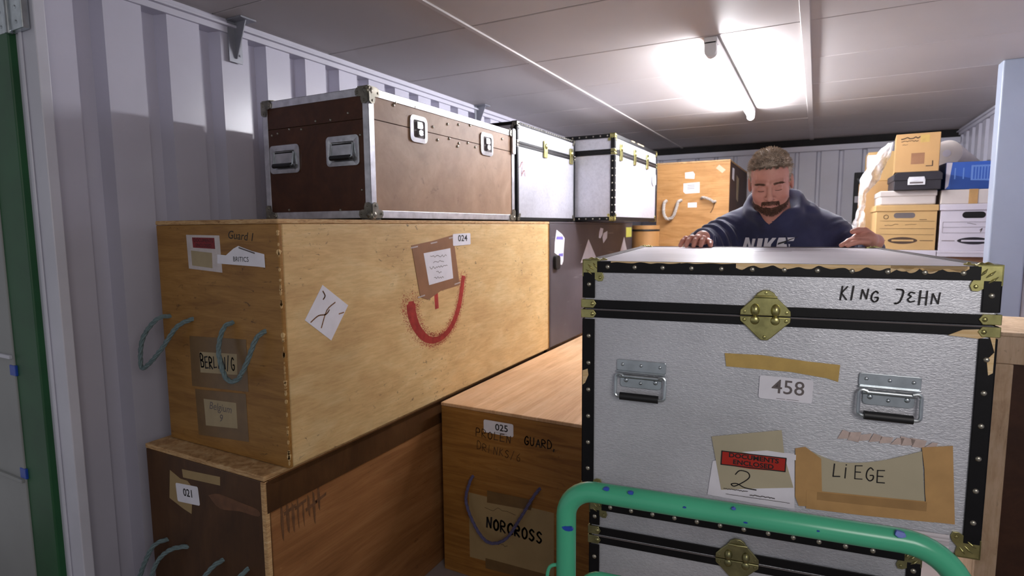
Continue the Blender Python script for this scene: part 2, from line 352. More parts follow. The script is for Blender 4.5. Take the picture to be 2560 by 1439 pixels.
# ================================================================== SETTING
XL, XR, YB, YF, ZC = -2.10, 1.08, 6.40, 0.90, 0.82      # walls / ceiling, metres from the eye point
def wz(z): return z+EYE
structure(box(-3.2, 2.2, -1.6, 6.6, -.06, 0).build('floor', M_floor), 'grey container floor')
def corrugated(name, m, axis, c, sgn, s0, s1, first, pitch, rec, slope, depth, z0, z1, label):
    """folded steel sheet; sgn = side the room is on"""
    P = [(s0, 0)]; k = math.floor((s0-first)/pitch)
    while True:
        a = first+k*pitch; k += 1
        if a > s1: break
        for q, d in ((a, 0), (a+slope, -depth), (a+rec-slope, -depth), (a+rec, 0)):
            if s0 < q < s1: P.append((q, d))
    P.append((s1, 0)); V = []; F = []
    for th in (0, -.002):
        for q, d in P:
            for z in (z0, z1):
                x = c+sgn*(d+th); V.append((x, q, z) if axis == 'x' else (q, x, z))
    n = len(P)
    for i in range(n-1):
        F.append((2*i, 2*i+1, 2*i+3, 2*i+2)); F.append((2*n+2*i, 2*n+2*i+2, 2*n+2*i+3, 2*n+2*i+1))
    g = Geo().add(V, F); me = bpy.data.meshes.new(name); me.from_pydata(g.V, [], g.F); me.materials.append(m)
    o = bpy.data.objects.new(name, me); C.objects.link(o); return structure(o, label)
corrugated('wall_left', M_wall, 'x', XL, 1, YF, YB, 1.245-.2124*6, .2124, .088, .014, .055, 0, wz(ZC), 'white corrugated steel wall behind the stacked cases')
corrugated('wall_right', M_wall, 'x', XR, -1, YF, YB, 5.40-.2124*25, .2124, .105, .014, .055, 0, wz(ZC), 'white corrugated steel wall on the right')
corrugated('wall_back', M_wallb, 'y', YB, -1, XL, XR, -.03-.19*14, .19, .045, .012, .03, 0, wz(.75), 'grey corrugated end wall behind the man')
# rails at the head of the side walls
for nm, x, s in (('trim_1', XL, 1), ('trim_2', XR, -1)):
    g = Geo(); a, b_ = sorted((x-s*.056, x+s*.012)); g.box(a, b_, YF, YB, wz(.768), wz(ZC)); a, b_ = sorted((x, x+s*.03)); g.box(a, b_, YF, YB, wz(.79), wz(.80))
    structure(g.build(nm, M_rail, bevel=.002), 'folded steel rail along the top of the wall')
structure(box(XL, XR, YB-.06, YB-.01, wz(.70), wz(.75)).build('trim_3', M_wallb, bevel=.003), 'steel rail across the end wall')
structure(box(XL, XR, YB-.02, YB+.05, wz(.75), wz(ZC)).build('trim_4', M_void), 'dark gap above the end wall')
# ceiling with separate panels and strips
ceil = structure(box(XL-.05, XR+.05, -1.2, YB+.1, wz(ZC)+.012, wz(ZC)+.04).build('ceiling', M_void), 'suspended ceiling of pale rectangular panels')
tees = [-1.303, -.075]; xs = [XL+.002, tees[0], tees[1], XR-.002]
ycross = [2.11+.6*k for k in range(-5, 8)]+[YB-.02]
pm = {}
for i in range(3):
    for j in range(len(ycross)-1):
        x0, x1 = xs[i]+.003, xs[i+1]-.003; y0, y1 = ycross[j]+.003, ycross[j+1]-.003; key = (i, j == len(ycross)-2)
        if key not in pm:
            pm[key] = Geo().box(-(x1-x0)/2, (x1-x0)/2, -(y1-y0)/2, (y1-y0)/2, 0, .012).build('ceiling_panel', M_ceil, ceil, bevel=.0025, seg=1); o = pm[key]
        else: o = pm[key].copy(); C.objects.link(o)
        o.location = ((x0+x1)/2, (y0+y1)/2, wz(ZC)+random.uniform(-.0006, .0006))
for x, w in ((tees[0], .022), (tees[1], .036)):
    box(x-w/2, x+w/2, -1.1, YB, wz(ZC)-.007, wz(ZC)+.002).build('ceiling_strip', M_ceilstrip, ceil, bevel=.002)
# gusset brackets hanging from the ceiling onto the rail
for i, y in enumerate((1.60, 3.46)):
    g = Geo(); P = [(0, .04), (.075, .04), (.07, .03), (.012, -.105), (0, -.105)]
    g.poly(lambda a, b_, h, y=y: (XL+.012+a, y+h, wz(.78)+b_), P, -.002, .002)
    g.box(XL+.012, XL+.016, y-.03, y+.03, wz(.66), wz(.819)); g.box(XL+.012, XL+.10, y-.035, y+.035, wz(.813), wz(.819))
    for z in (.69, .715): g.dome(side(XL+.016, (0, 0, -EYE)), y+.016, z, .005, .005, 0, .004, 8, 2)
    tag(g.build('ceiling_bracket', M_bracket), ['grey triangular bracket on the left wall rail nearest the door', 'grey triangular bracket on the wall rail above the flight case'][i], 'bracket')
# door frame, open door leaf and hinge at the left
g = Geo().box(-2.10, -1.975, .870, .90, 0, wz(ZC)); g.box(-2.06, -2.045, .864, .870, 0, wz(ZC))
structure(g.build('trim_5', M_frame, bevel=.006), 'white steel door post at the left edge')
d1 = structure(box(-2.95, -2.235, .845, .87, .02, wz(ZC)).build('door_1', M_doorgrey, bevel=.003), 'open grey door leaf at the left edge')
for z in (-.40, -.81): box(-2.95, -2.24, .836, .846, wz(z)-.006, wz(z)+.006).build('door_rib', M_frame if z > -.5 else M_doorgrey, d1, bevel=.002)
box(-2.25, -2.085, .85, .90, .02, wz(ZC)).build('door_edge', M_gasket, d1, bevel=.004)['label'] = 'dark green door edge strip'
for z in (-.444, -.785): box(-2.263, -2.225, .843, .852, wz(z)-.017, wz(z)+.017).build('blue_tape', M_bluepaint, d1, bevel=.002)['label'] = 'scrap of blue tape'
hg = thing('door_hinge', 'steel butt hinge at the top of the white door post', 'hinge', (-2.07, .85, wz(.625)))
for s in (-1, 1): Geo().box(min(0, s*.078), max(0, s*.078), -.002, .018, -.06, .06).build('leaf', M_steel, hg, bevel=.003)
Geo().tube([(0, -.002, -.065), (0, -.002, .065)], .009, 12).build('knuckle', M_steel, hg, smooth=True)
for s in (-1, 1):
    for z in (-.04, 0, .04): Geo().dome(front(0, (0, 0, 0)), s*.045, z, .006, .006, .002, .003, 8, 2).build('screw', M_steel, hg, smooth=True)
# free-standing steel column at the right
pc = thing('steel_column', 'tall blue-grey steel box column right of the archive boxes', 'column', (.875, 3.87, 0))
Geo().box(-.075, .075, -.05, .05, 0, wz(ZC)).build('shaft', M_post, pc, bevel=.008, seg=3)
Geo().box(-.10, .10, -.08, .08, 0, .012).build('base_plate', M_post, pc, bevel=.002)
# lock fitting on the end wall
lk = thing('wall_lock', 'black lock fitting with white plate on the end wall', 'lock', (.35, YB-.012, wz(.24)))
Geo().box(-.055, .055, -.05, 0, -.24, .24).build('case', M_rubber, lk, bevel=.006)
Geo().box(-.045, .045, -.056, -.05, -.04, .02).build('plate', M_paper, lk, bevel=.002)
Geo().tube([(-.03, -.06, .18), (.03, -.075, .08), (.0, -.06, -.02)], .01, 8).build('lever', M_steel, lk, smooth=True)
# ------------------------------------------------------------------ tube light
tl = thing('tube_light', 'lit fluorescent tube light fixed under the ceiling panels', 'ceiling light', (-.445, 2.72, wz(ZC)))
Geo().box(-.028, .028, 0, 1.78, -.032, -.001).build('batten', M_fixture, tl, bevel=.004)
Geo().tube([(0, .05, -.058), (0, 1.76, -.058)], .0165, 16).build('tube', M_tube, tl, smooth=True)
for y in (0, 1.76):
    g = Geo(); P = [(-.026, -.02)]+[(.026*math.cos(t), -.060+.026*math.sin(t)) for t in np.linspace(math.pi, 2*math.pi, 9)]+[(.026, -.02)]
    g.poly(lambda a, b_, h, y=y: (a, y+h, b_), P, 0, .045 if y == 0 else .02); g.build('lamp_holder', M_fixture, tl, bevel=.003, smooth=True)
# ================================================================== PLYWOOD CRATES
def panels(t, x0, x1, y0, y1, z0, z1, th, mf, ms, mt, lid=0, bev=.003):
    """box carcass built from separate plywood sheets, local coordinates; lid > 0 = height of the lid band"""
    zt = z1-lid if lid else z1-th
    Geo().box(x0, x1, y0, y0+th, z0, zt).build('end_panel', mf, t, bevel=bev); Geo().box(x0, x1, y1-th, y1, z0, zt).build('end_panel', mf, t, bevel=bev)
    Geo().box(x1-th, x1, y0+th+.0004, y1-th-.0004, z0, zt).build('side_panel', ms, t, bevel=bev); Geo().box(x0, x0+th, y0+th+.0004, y1-th-.0004, z0, zt).build('side_panel', ms, t, bevel=bev)
    Geo().box(x0+th, x1-th, y0+th, y1-th, z0, z0+th).build('base_panel', ms, t)
    if not lid: Geo().box(x0-.001, x1+.001, y0-.001, y1+.001, zt+.0005, z1).build('lid', mt, t, bevel=bev)
    return zt
# --- yellow plywood crate in the middle of the stack
bA = (-1.593, 1.108, -.689)
tA = thing('plywood_crate', 'large scuffed yellow plywood crate with red sprayed arc, under the flight case', 'crate', (bA[0], bA[1], wz(bA[2])))
Z1 = .715
panels(tA, -.28, .28, 0, 1.83, 0, Z1, .014, M_plyAend, M_plyA, M_edge)
fe = front(1.108, bA); fs = side(-1.313, bA)
g = sticker('document_pouch', fe, [(-1.719, -.018), (-1.562, -.020), (-1.558, -.130), (-1.716, -.122)], M_clear, tA)
sticker('pouch_header', fe, [(-1.690, -.026), (-1.585, -.027), (-1.584, -.060), (-1.688, -.057)], M_darkred, g, .0008, .0012)
sticker('pouch_insert', fe, [(-1.700, -.066), (-1.600, -.072), (-1.602, -.118), (-1.698, -.112)], M_dullpaper, g, .0008, .0011)
typed('lettering', fe, 'DOCUMENTS\nENCLOSED', -1.637, -.043, .015, M_ink, g, ang=-1, h=.0014)
g = sticker('torn_label', fe, [(-1.574, -.076), (-1.535, -.078), (-1.500, -.058), (-1.478, -.050), (-1.420, -.064), (-1.370, -.072), (-1.369, -.110), (-1.40, -.108), (-1.576, -.103)], M_paper, tA, .0014, .0020)
typed('lettering', fe, 'BRITICS', -1.47, -.089, .020, M_ink, g, h=.0023)
lines('torn_edge', fe, [[(-1.475, -.055), (-1.41, -.070)]], .004, M_inkg, g, .0022)
typed('handwriting', fe, 'Guard 1', -1.468, -.022, .034, M_ink, tA, ang=-4, h=.0005, shear=.2)
g = sticker('tape_patch', fe, rot2([(-1.738, -.338), (-1.470, -.322), (-1.470, -.480), (-1.738, -.500)], -1, (-1.6, -.41)), M_tape_dark, tA)
sticker('paper_strip', fe, [(-1.690, -.382), (-1.514, -.372), (-1.516, -.436), (-1.692, -.448)], M_dullpaper, g, .0008, .0011)
hand('handwriting', fe, 'BERLIN/G', -1.685, -.431, -1.520, -.422, .038, .0042, M_ink, g, h=.0013)
g = sticker('tape_patch', fe, [(-1.726, -.506), (-1.484, -.490), (-1.482, -.638), (-1.722, -.655)], M_tape_dark, tA)
sticker('paper_strip', fe, [(-1.685, -.532), (-1.530, -.524), (-1.530, -.604), (-1.682, -.618)], M_dullpaper, g, .0008, .0011)
typed('handwriting', fe, 'Belgium\n9', -1.607, -.567, .034, M_inkg, g, h=.0013, shear=.25)
def loop(t, P, rad, m, holes=True, hole_m=M_hole):
    o = rope('rope_handle', P, rad, m, t)
    return o
loop(tA, [fe(-1.825, -.279, -.01), fe(-1.85, -.285, .03), fe(-1.895, -.35, .055), fe(-1.905, -.44, .06), fe(-1.86, -.425, .06), fe(-1.80, -.37, .05), fe(-1.745, -.30, .03), fe(-1.708, -.277, -.01)], .0072, M_rope)
loop(tA, [fe(-1.519, -.276, -.01), fe(-1.535, -.29, .022), fe(-1.548, -.36, .035), fe(-1.515, -.435, .04), fe(-1.465, -.435, .04), fe(-1.425, -.38, .035), fe(-1.395, -.31, .022), fe(-1.382, -.290, -.01)], .0072, M_rope)
sticker('diamond_label', fs, [(1.262, -.171), (1.366, -.246), (1.288, -.346), (1.188, -.268)], M_paper, tA)
lines('torn_mark', fs, [smoothp([(1.21, -.277), (1.24, -.262), (1.27, -.262), (1.285, -.25)]), [(1.325, -.268), (1.345, -.266)], smoothp([(1.262, -.19), (1.27, -.205), (1.262, -.215)]), smoothp([(1.25, -.3), (1.275, -.25), (1.31, -.23)])], .004, M_cardpatch, tA)
g = sticker('card_patch', fs, [(1.699, -.066), (1.84, -.052), (1.975, -.032), (2.018, -.242), (1.88, -.252), (1.795, -.278), (1.745, -.262)], M_cardpatch, tA, 0, .0015)
sticker('paper_sheet', fs, [(1.771, -.098), (1.952, -.085), (1.969, -.209), (1.802, -.222)], M_paper, g, .0016, .0020)
for i, hw_ in enumerate((.055, .035, .060, .018, .032)): scribble('faint_line', fs, 1.868-hw_, 1.868+hw_, -.114-.021*i, .009, M_inkg, g, .0018, .0022, seed=20+i)
for a_, b_ in ((1.715, -.075), (1.965, -.045), (1.752, -.262), (2.0, -.235), (1.84, -.062)): lines('tape_strip', fs, [[(a_-.02, b_), (a_+.02, b_+.004)]], .005, M_clear, g, .0017)
g = sticker('number_label', fs, rot2(rrect(1.972, 2.107, -.076, -.027, .006), 1, (2.04, -.05)), M_paper, tA, .0016, .0023)
typed('lettering', fs, '024', 2.045, -.048, .036, M_ink, g, h=.0026, wide=1.35, off=.0006)
g = Geo(); rq = random.Random(12)
for k in range(46):
    z_ = rq.uniform(-.68, .0); w_ = rq.uniform(.001, .006)*(1 if rq.random() < .8 else 2); h_ = rq.uniform(.001, .009)
    g.poly(fe, [(-1.3135, z_-h_), (-1.3135, z_+h_), (-1.3135-w_*.7, z_+h_*.6), (-1.3135-w_, z_-h_*.2), (-1.3135-w_*.4, z_-h_)], 0, .0004)
    g.poly(fs, [(1.1085, z_-h_), (1.1085, z_+h_), (1.1085+w_, z_+h_*.3), (1.1085+w_*.5, z_-h_*.7)], 0, .0004)
g.build('splintered_edge', M_plyA, tA)['kind'] = 'stuff'
# sprayed arc: a dense core with ragged speckle at its edge
core = smoothp([(1.690, -.272), (1.692, -.315), (1.72, -.375), (1.775, -.425), (1.835, -.443), (1.90, -.435), (1.965, -.395), (2.015, -.32), (2.050, -.205)], 5)
g = Geo(); n_ = len(core); P1 = []; P2 = []
for i, (a_, b_) in enumerate(core):
    q = core[min(i+1, n_-1)]; p = core[max(i-1, 0)]; dx, dy = q[0]-p[0], q[1]-p[1]; L = math.hypot(dx, dy); w = .021*(1-.5*(i/n_))*(1 if i > 1 else .6)
    P1.append((a_-dy/L*w*1.3, b_+dx/L*w*.8)); P2.append((a_+dy/L*w*1.3, b_-dx/L*w*.8))
for i in range(n_-1): g.poly(fs, [P1[i], P1[i+1], P2[i+1], P2[i]], 0, .0004)
ribbon(g, fs, [(1.849, -.268), (1.852, -.312)], .024, 0, .0005)
rnd = random.Random(3)
for k in range(3200):
    i = rnd.randrange(n_); a_, b_ = core[i]; w = .021*(1-.5*(i/n_)); d = (.9+abs(rnd.gauss(0, .45)))*w; t = rnd.uniform(0, 6.28); s_ = rnd.uniform(.0007, .0018)
    a_ += math.cos(t)*abs(d)*1.9; b_ += math.sin(t)*abs(d)*1.2
    g.poly(fs, [(a_-s_, b_), (a_, b_-s_), (a_+s_, b_), (a_, b_+s_)], 0, .0004)
g.build('sprayed_arc', M_spray, tA)
# --- brown crate below
bB = (-1.62, 1.04, -1.40)
tB = thing('plywood_crate', 'brown plywood crate at the bottom of the front stack', 'crate', (bB[0], bB[1], 0))
ZB = .709
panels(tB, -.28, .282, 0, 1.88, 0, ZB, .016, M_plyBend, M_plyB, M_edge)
fe = front(1.04, bB); fs = side(-1.338, bB)
box(.2825, .286, .004, 1.876, ZB-.11, ZB-.018).build('lid_band', M_plyBend, tB, bevel=.001)
box(.268, .2845, -.0025, .012, 0, ZB-.017).build('corner_strip', M_edge, tB, bevel=.002)
sticker('masking_tape', fe, [(-1.776, -.757), (-1.725, -.775), (-1.69, -.775), (-1.665, -.792), (-1.68, -.88), (-1.72, -.872), (-1.789, -.852)], M_buff, tB)
sticker('masking_tape', fe, [(-1.713, -.742), (-1.53, -.730), (-1.532, -.757), (-1.71, -.768)], M_buff, tB, 0, .0006)
g = sticker('number_label', fe, rot2(rrect(-1.748, -1.636, -.848, -.788, .006), 5, (-1.69, -.818)), M_paper, tB, .0008, .0014)
typed('lettering', fe, '021', -1.688, -.815, .034, M_ink, g, ang=4, h=.0017, off=.0006)
sticker('pale_smear', fe, smoothp([(-1.591, -.80), (-1.54, -.785), (-1.44, -.79), (-1.37, -.795), (-1.37, -.815), (-1.45, -.818), (-1.54, -.83), (-1.591, -.80)], 4)[:-1], M_smear, tB, 0, .0004)
loop(tB, [fe(-1.812, -1.000, -.01), fe(-1.84, -1.01, .03), fe(-1.88, -1.09, .05), fe(-1.91, -1.17, .055), fe(-1.89, -1.215, .06), fe(-1.85, -1.16, .06), fe(-1.80, -1.05, .05), fe(-1.75, -1.0, .03), fe(-1.705, -.998, -.01)], .0072, M_rope)
loop(tB, [fe(-1.535, -.99, -.01), fe(-1.56, -1.01, .025), fe(-1.60, -1.08, .045), fe(-1.58, -1.16, .05), fe(-1.52, -1.16, .05), fe(-1.46, -1.07, .04), fe(-1.44, -1.01, .025), fe(-1.425, -.985, -.01)], .0072, M_rope)
g = Geo()
for k in range(8):
    a_ = 1.09+.020*k; t_ = -.79-rnd.uniform(0, .03); q_ = -.90+rnd.uniform(-.02, .03); w_ = rnd.uniform(.003, .008)
    g.poly(fs, [(a_, t_), (a_+w_, t_-.01), (a_+w_*1.4, (t_+q_)/2), (a_+w_, q_), (a_+.002, q_+.01), (a_-.002, (t_+q_)/2)], 0, .0004)
    if k % 2: g.poly(fs, [(a_-.01, t_-.02-.004*k), (a_+.035, t_-.012-.004*k), (a_+.034, t_-.022-.004*k), (a_-.008, t_-.031-.004*k)], 0, .0005)
g.build('ink_smudge', M_greystain, tB)
# --- crate hidden behind it that carries the black case
bQ = (-1.60, 2.95, -1.40)
tQ = thing('plywood_crate', 'brown plywood crate under the black case, behind crate 025', 'crate', (bQ[0], bQ[1], 0))
panels(tQ, -.28, .268, 0, 1.62, 0, ZB, .016, M_plyBend, M_plyB, M_edge)
# --- honey crate 025
bC = (-.93, 1.846, -1.40); zC = .705
tC = thing('plywood_crate', 'honey-coloured plywood crate with pale top and NORCROSS paper, beside the trolley', 'crate', (bC[0], bC[1], 0))
x0, x1 = -1.298-bC[0], .30
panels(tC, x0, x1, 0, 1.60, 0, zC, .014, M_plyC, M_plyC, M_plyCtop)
fe = front(1.846, bC)
g = sticker('number_label', fe, rot2(rrect(-1.101, -.972, -.786, -.736, .007), 0, (0, 0)), M_paper, tC)
typed('lettering', fe, '025', -1.022, -.759, .036, M_ink, g, h=.001, off=.0006, wide=1.05); lines('rule', fe, [[(-1.045, -.779), (-1.0, -.779)]], .0012, M_inkg, g)
hand('handwriting', fe, 'PROLEN', -1.136, -.806, -.975, -.812, .030, .003, M_inkf, tC)
hand('handwriting', fe, 'GUARD,', -.925, -.803, -.785, -.806, .030, .004, M_ink, tC)
hand('handwriting', fe, 'DRINKS/6', -1.132, -.860, -.935, -.875, .030, .0022, M_inkf, tC)
loop(tC, [fe(-1.152, -.972, -.01), fe(-1.155, -.99, .02), fe(-1.168, -1.07, .03), fe(-1.12, -1.165, .035), fe(-1.06, -1.205, .04), fe(-.99, -1.175, .035), fe(-.93, -1.08, .03), fe(-.88, -.99, .02), fe(-.859, -.958, -.01)], .0062, M_ropeblue)
g = sticker('paper_notice', fe, [(-1.174, -1.045), (-.806, -1.045), (-.806, -1.30), (-1.173, -1.315)], M_buff, tC)
sticker('tape_strip', fe, [(-1.089, -1.019), (-.89, -1.014), (-.90, -1.056), (-1.09, -1.068)], M_tape_dark, g, .0008, .0013)
sticker('tape_strip', fe, [(-1.10, -1.300), (-.82, -1.292), (-.82, -1.330), (-1.10, -1.342)], M_tape_dark, g, .0008, .0013)
hand('lettering', fe, 'NORCROSS', -1.092, -1.170, -.845, -1.176, .042, .0075, M_ink, g, h=.0008, jit=.03)
scribble('faint_line', fe, -1.10, -.965, -1.088, .022, M_inkf, g, .0015, .0008, seed=41)
scribble('faint_line', fe, -1.10, -1.0, -1.225, .008, M_inkf, g, .0015)
# --- black case
bD = (-1.61, 2.945, -.689); ZD = .715
tD = thing('black_case', 'long scratched black case with white triangles, behind the yellow crate', 'case', (bD[0], bD[1], wz(bD[2])))
panels(tD, -.28, .297, 0, 1.63, 0, ZD, .012, M_D, M_D, M_D)
fs = side(-1.313, bD)
g = sticker('torn_sticker', fs, [(3.04, -.02), (3.12, -.046), (3.16, -.07), (3.145, -.15), (3.14, -.205), (3.12, -.225), (3.09, -.222), (3.085, -.175), (3.01, -.15), (3.015, -.09)], M_paper, tD)
sticker('sticker_print', fs, [(3.04, -.058), (3.13, -.060), (3.135, -.078), (3.035, -.075)], M_lilac, g, .0008, .0011)
sticker('sticker_print', fs, [(3.07, -.158), (3.135, -.158), (3.135, -.176), (3.075, -.172)], M_lilac, g, .0008, .0011)
Geo().poly(fs, rrect(2.99, 3.055, -.245, -.165, .02), 0, .02).build('recessed_catch', M_rubber, tD, bevel=.003)
for P in ([(3.565, -.085), (3.425, -.232), (3.74, -.232)], [(4.355, -.085), (4.25, -.20), (4.44, -.20)]): sticker('white_triangle', fs, P, M_paper, tD, 0, .0005)  # flat white triangles on the case side
g = sticker('luggage_label', fs, [(3.80, -.012), (3.86, -.018), (3.84, -.06), (3.80, -.085), (3.765, -.08), (3.775, -.04)], M_paper, tD)
sticker('luggage_label', fs, [(3.86, -.05), (3.945, -.035), (3.94, -.085), (3.86, -.12), (3.84, -.08)], M_paper, tD, .001, .0015)
sticker('yellow_sticker', fs, [(4.40, -.012), (4.55, -.012), (4.555, -.088), (4.405, -.09)], M_yellow, tD)
# --- orange crate at the back
bH = (-.90, 4.85, -1.40)
tH = thing('plywood_crate', 'tall orange-brown plywood crate with white labels at the far end', 'crate', (bH[0], bH[1], 0))
panels(tH, -.288, .282, 0, 1.25, 0, wz(.512), .014, M_H, M_panelbrown, M_edge)
fe = front(4.85, bH); fs = side(-.618, bH)
for nm, P in (('torn_label', [(-.962, .425), (-.90, .43), (-.885, .41), (-.888, .372), (-.96, .378)]), ('typed_label', [(-.972, .338), (-.846, .345), (-.844, .26), (-.955, .256), (-.972, .272)]), ('small_label', [(-.934, .182), (-.864, .184), (-.863, .144), (-.933, .144)])):
    g = sticker(nm, fe, P, M_paper, tH)
    if nm == 'typed_label':
        for k in range(3): lines('text_line', fe, [[(-.94, .322-.014*k), (-.885, .323-.014*k)]], .004, M_inkg, g)
sticker('tape_strip', fe, [(-.724, .448), (-.70, .475), (-.65, .432), (-.675, .408)], M_cream, tH)
sticker('side_label', fs, [(5.0, .46), (5.12, .46), (5.12, .36), (5.0, .37)], M_paper, tH)
sticker('side_label', fs, [(5.28, .42), (5.45, .40), (5.42, .20), (5.30, .22)], M_dullpaper, tH)
loop(tH, [fe(-1.105, .205, -.01), fe(-1.118, .18, .03), fe(-1.118, .10, .04), fe(-1.09, .055, .04), fe(-1.045, .07, .04), fe(-1.02, .13, .04), fe(-1.005, .19, .03), fe(-.985, .205, -.01)], .013, M_ropewhite)
loop(tH, [fe(-.83, .215, -.01), fe(-.81, .222, .03), fe(-.76, .205, .035), fe(-.73, .185, .03), fe(-.72, .19, -.01)], .011, M_ropewhite)
lines('loose_string', fe, [smoothp([(-.725, .19), (-.735, .14), (-.755, .10)])], .006, M_inkf, tH)
# --- right-hand framed crate
bR = (.79, 2.45, -1.40)
tR = thing('framed_crate', 'raw timber framed crate with dark brown panel, right of the trunks', 'crate', (bR[0], bR[1], 0))
H_ = wz(-.377)
for x in (-.245, .185): box(x, x+.06, 0, .03, 0, H_-.095).build('stile', M_raw, tR, bevel=.003)
for z in (0, H_-.094): box(-.245, .245, 0, .03, z, z+.094 if z else .0999).build('rail', M_raw, tR, bevel=.003)
box(-.19, .19, .012, .022, .09, H_-.08).build('front_panel', M_panelbrown, tR)
for x in (-.245, .235): box(x, x+.01, .0305, .42, 0, H_-.001).build('side_panel', M_raw, tR, bevel=.002)
box(-.25, .25, -.004, .425, H_, H_+.014).build('lid', M_raw, tR, bevel=.003)
box(-.245, .245, .4205, .43, 0, H_-.001).build('back_panel', M_raw, tR)
# ================================================================== FLIGHT CASE
bE = (-1.563, 1.489, .026)
tE = thing('flight_case', 'brown plywood flight case with aluminium edges on the yellow crate', 'flight case', (bE[0], bE[1], wz(bE[2])+.0055))
x0, x1, D_, H_ = -.253, .253, 1.03, .425; sm = .325
Geo().box(x0+.004, x1-.004, .004, D_-.004, .004, sm-.001).build('body', M_E, tE)
Geo().box(x0+.004, x1-.004, .004, D_-.004, sm+.002, H_-.004).build('lid', M_E, tE)
Geo().box(x0+.02, x1-.02, .0025, .004, .02, sm-.0015).build('shaded_end', M_Eend, tE); Geo().box(x0+.02, x1-.02, .0025, .004, sm+.0015, H_-.02).build('shaded_end', M_Eend, tE)  # thin dark sheets that carry the shade on this end
w = .030
def edging(t, x0, x1, y0, y1, z0, z1, m, w, th=.0025):
    """L-section edging along all twelve edges, each length its own part"""
    for y, s in ((y0, 1), (y1, -1)):
        for z, q in ((z0, 1), (z1, -1)):
            g = Geo(); a, b_ = sorted((y-s*th*0, y+s*w)); g.box(x0, x1, *sorted((y, y+s*w)), *sorted((z, z+q*th))); g.box(x0, x1, *sorted((y, y+s*th)), *sorted((z, z+q*w))); g.build('edging', m, t, bevel=.001)
    for x, s in ((x0, 1), (x1, -1)):
        for z, q in ((z0, 1), (z1, -1)):
            g = Geo(); g.box(*sorted((x, x+s*w)), y0, y1, *sorted((z, z+q*th))); g.box(*sorted((x, x+s*th)), y0, y1, *sorted((z, z+q*w))); g.build('edging', m, t, bevel=.001)
        for y, q in ((y0, 1), (y1, -1)):
            g = Geo(); g.box(*sorted((x, x+s*w)), *sorted((y, y+q*th)), z0, z1); g.box(*sorted((x, x+s*th)), *sorted((y, y+q*w)), z0, z1); g.build('edging', m, t, bevel=.001)
edging(tE, x0, x1, 0, D_, 0, H_, M_alu, .026)
def corner_ball(t, p, sx, sy, sz, R, m, name='corner'):
    """riveted ball corner: ball plus three rounded lobes"""
    g = Geo(); P = Vector(p); n = 12
    V = []; F = []
    for j in range(7):
        for k in range(n):
            a, b_ = math.pi*j/6, 2*math.pi*k/n; V.append((P.x-sx*R*.35+R*.62*math.sin(a)*math.cos(b_), P.y-sy*R*.35+R*.62*math.sin(a)*math.sin(b_), P.z-sz*R*.35+R*.62*math.cos(a)))
    for j in range(6):
        for k in range(n): F.append((j*n+k, j*n+(k+1) % n, (j+1)*n+(k+1) % n, (j+1)*n+k))
    g.add(V, F)
    for axes in (0, 1, 2):
        fr = [lambda a, b_, h: (P.x+sx*h, P.y-sy*a, P.z-sz*b_), lambda a, b_, h: (P.x-sx*a, P.y+sy*h, P.z-sz*b_), lambda a, b_, h: (P.x-sx*a, P.y-sy*b_, P.z+sz*h)][axes]
        L = [(0, 0), (R*1.5, 0), (R*1.75, R*.35), (R*1.7, R*.8), (R*1.25, R*.95), (R*.95, R*.95), (R*.95, R*1.25), (R*.8, R*1.7), (R*.35, R*1.75), (0, R*1.5)]
        g.poly(fr, L, .002, .005)
        for c_ in ((R*1.4, R*.5), (R*.5, R*1.4)): g.dome(fr, c_[0], c_[1], R*.14, R*.14, .005, .003, 8, 2)
    return g.build(name, m, t, smooth=True)
for x, sx in ((x0, -1), (x1, 1)):
    for y, sy in ((0, -1), (D_, 1)):
        for z, sz in ((0, -1), (H_, 1)): corner_ball(tE, (x, y, z), sx, sy, sz, .030, M_corner)
fe = front(1.489, bE); fs = side(-1.31, bE)
def dish_handle(t, fr, a0, a1, b0, b1):
    g = Geo(); O = rrect(a0, a1, b0, b1, .014, 4); I = rrect(a0+.02, a1-.02, b0+.014, b1-.02, .006, 4); n = len(O)
    V = [fr(a, b_, .0022) for a, b_ in O]+[fr(a, b_, .0034) for a, b_ in I]+[fr(a, b_, -.001) for a, b_ in O]+[fr(a*.92+.08*(a0+a1)/2, b_*.92+.08*(b0+b1)/2, .0002) for a, b_ in I]
    F = [(i, (i+1) % n, n+(i+1) % n, n+i) for i in range(n)]+[(i, 2*n+i, 2*n+(i+1) % n, (i+1) % n) for i in range(n)]+[(n+i, n+(i+1) % n, 3*n+(i+1) % n, 3*n+i) for i in range(n)]+[tuple(range(3*n, 4*n))]
    d = g.add(V, F).build('dish', M_dish, t, smooth=True)
    m_ = (b0+b1)/2; am = (a0+a1)/2
    Geo().rect(fr, a0+.03, a1-.03, m_-.016, b1-.03, .001, .006).build('spring_plate', M_dish, d, bevel=.001)
    Geo().tube([fr(a0+.026, b1-.026, .004), fr(a0+.026, b0+.03, .010), fr(a0+.034, b0+.024, .012), fr(a1-.034, b0+.024, .012), fr(a1-.026, b0+.03, .010), fr(a1-.026, b1-.026, .004)], .0035, 8).build('handle_bar', M_steel, d, smooth=True)
    Geo().tube([fr(a0+.03, b0+.026, .013), fr(a1-.03, b0+.026, .013)], .0085, 10).build('grip', M_rubber, d, smooth=True)
    Geo().rect(fr, a0+.026, a1-.026, b1-.034, b1-.026, .0005, .0042).build('slot', M_hole, d)
dish_handle(tE, fe, -1.784, -1.634, .192, .292); dish_handle(tE, fe, -1.503, -1.355, .203, .303)
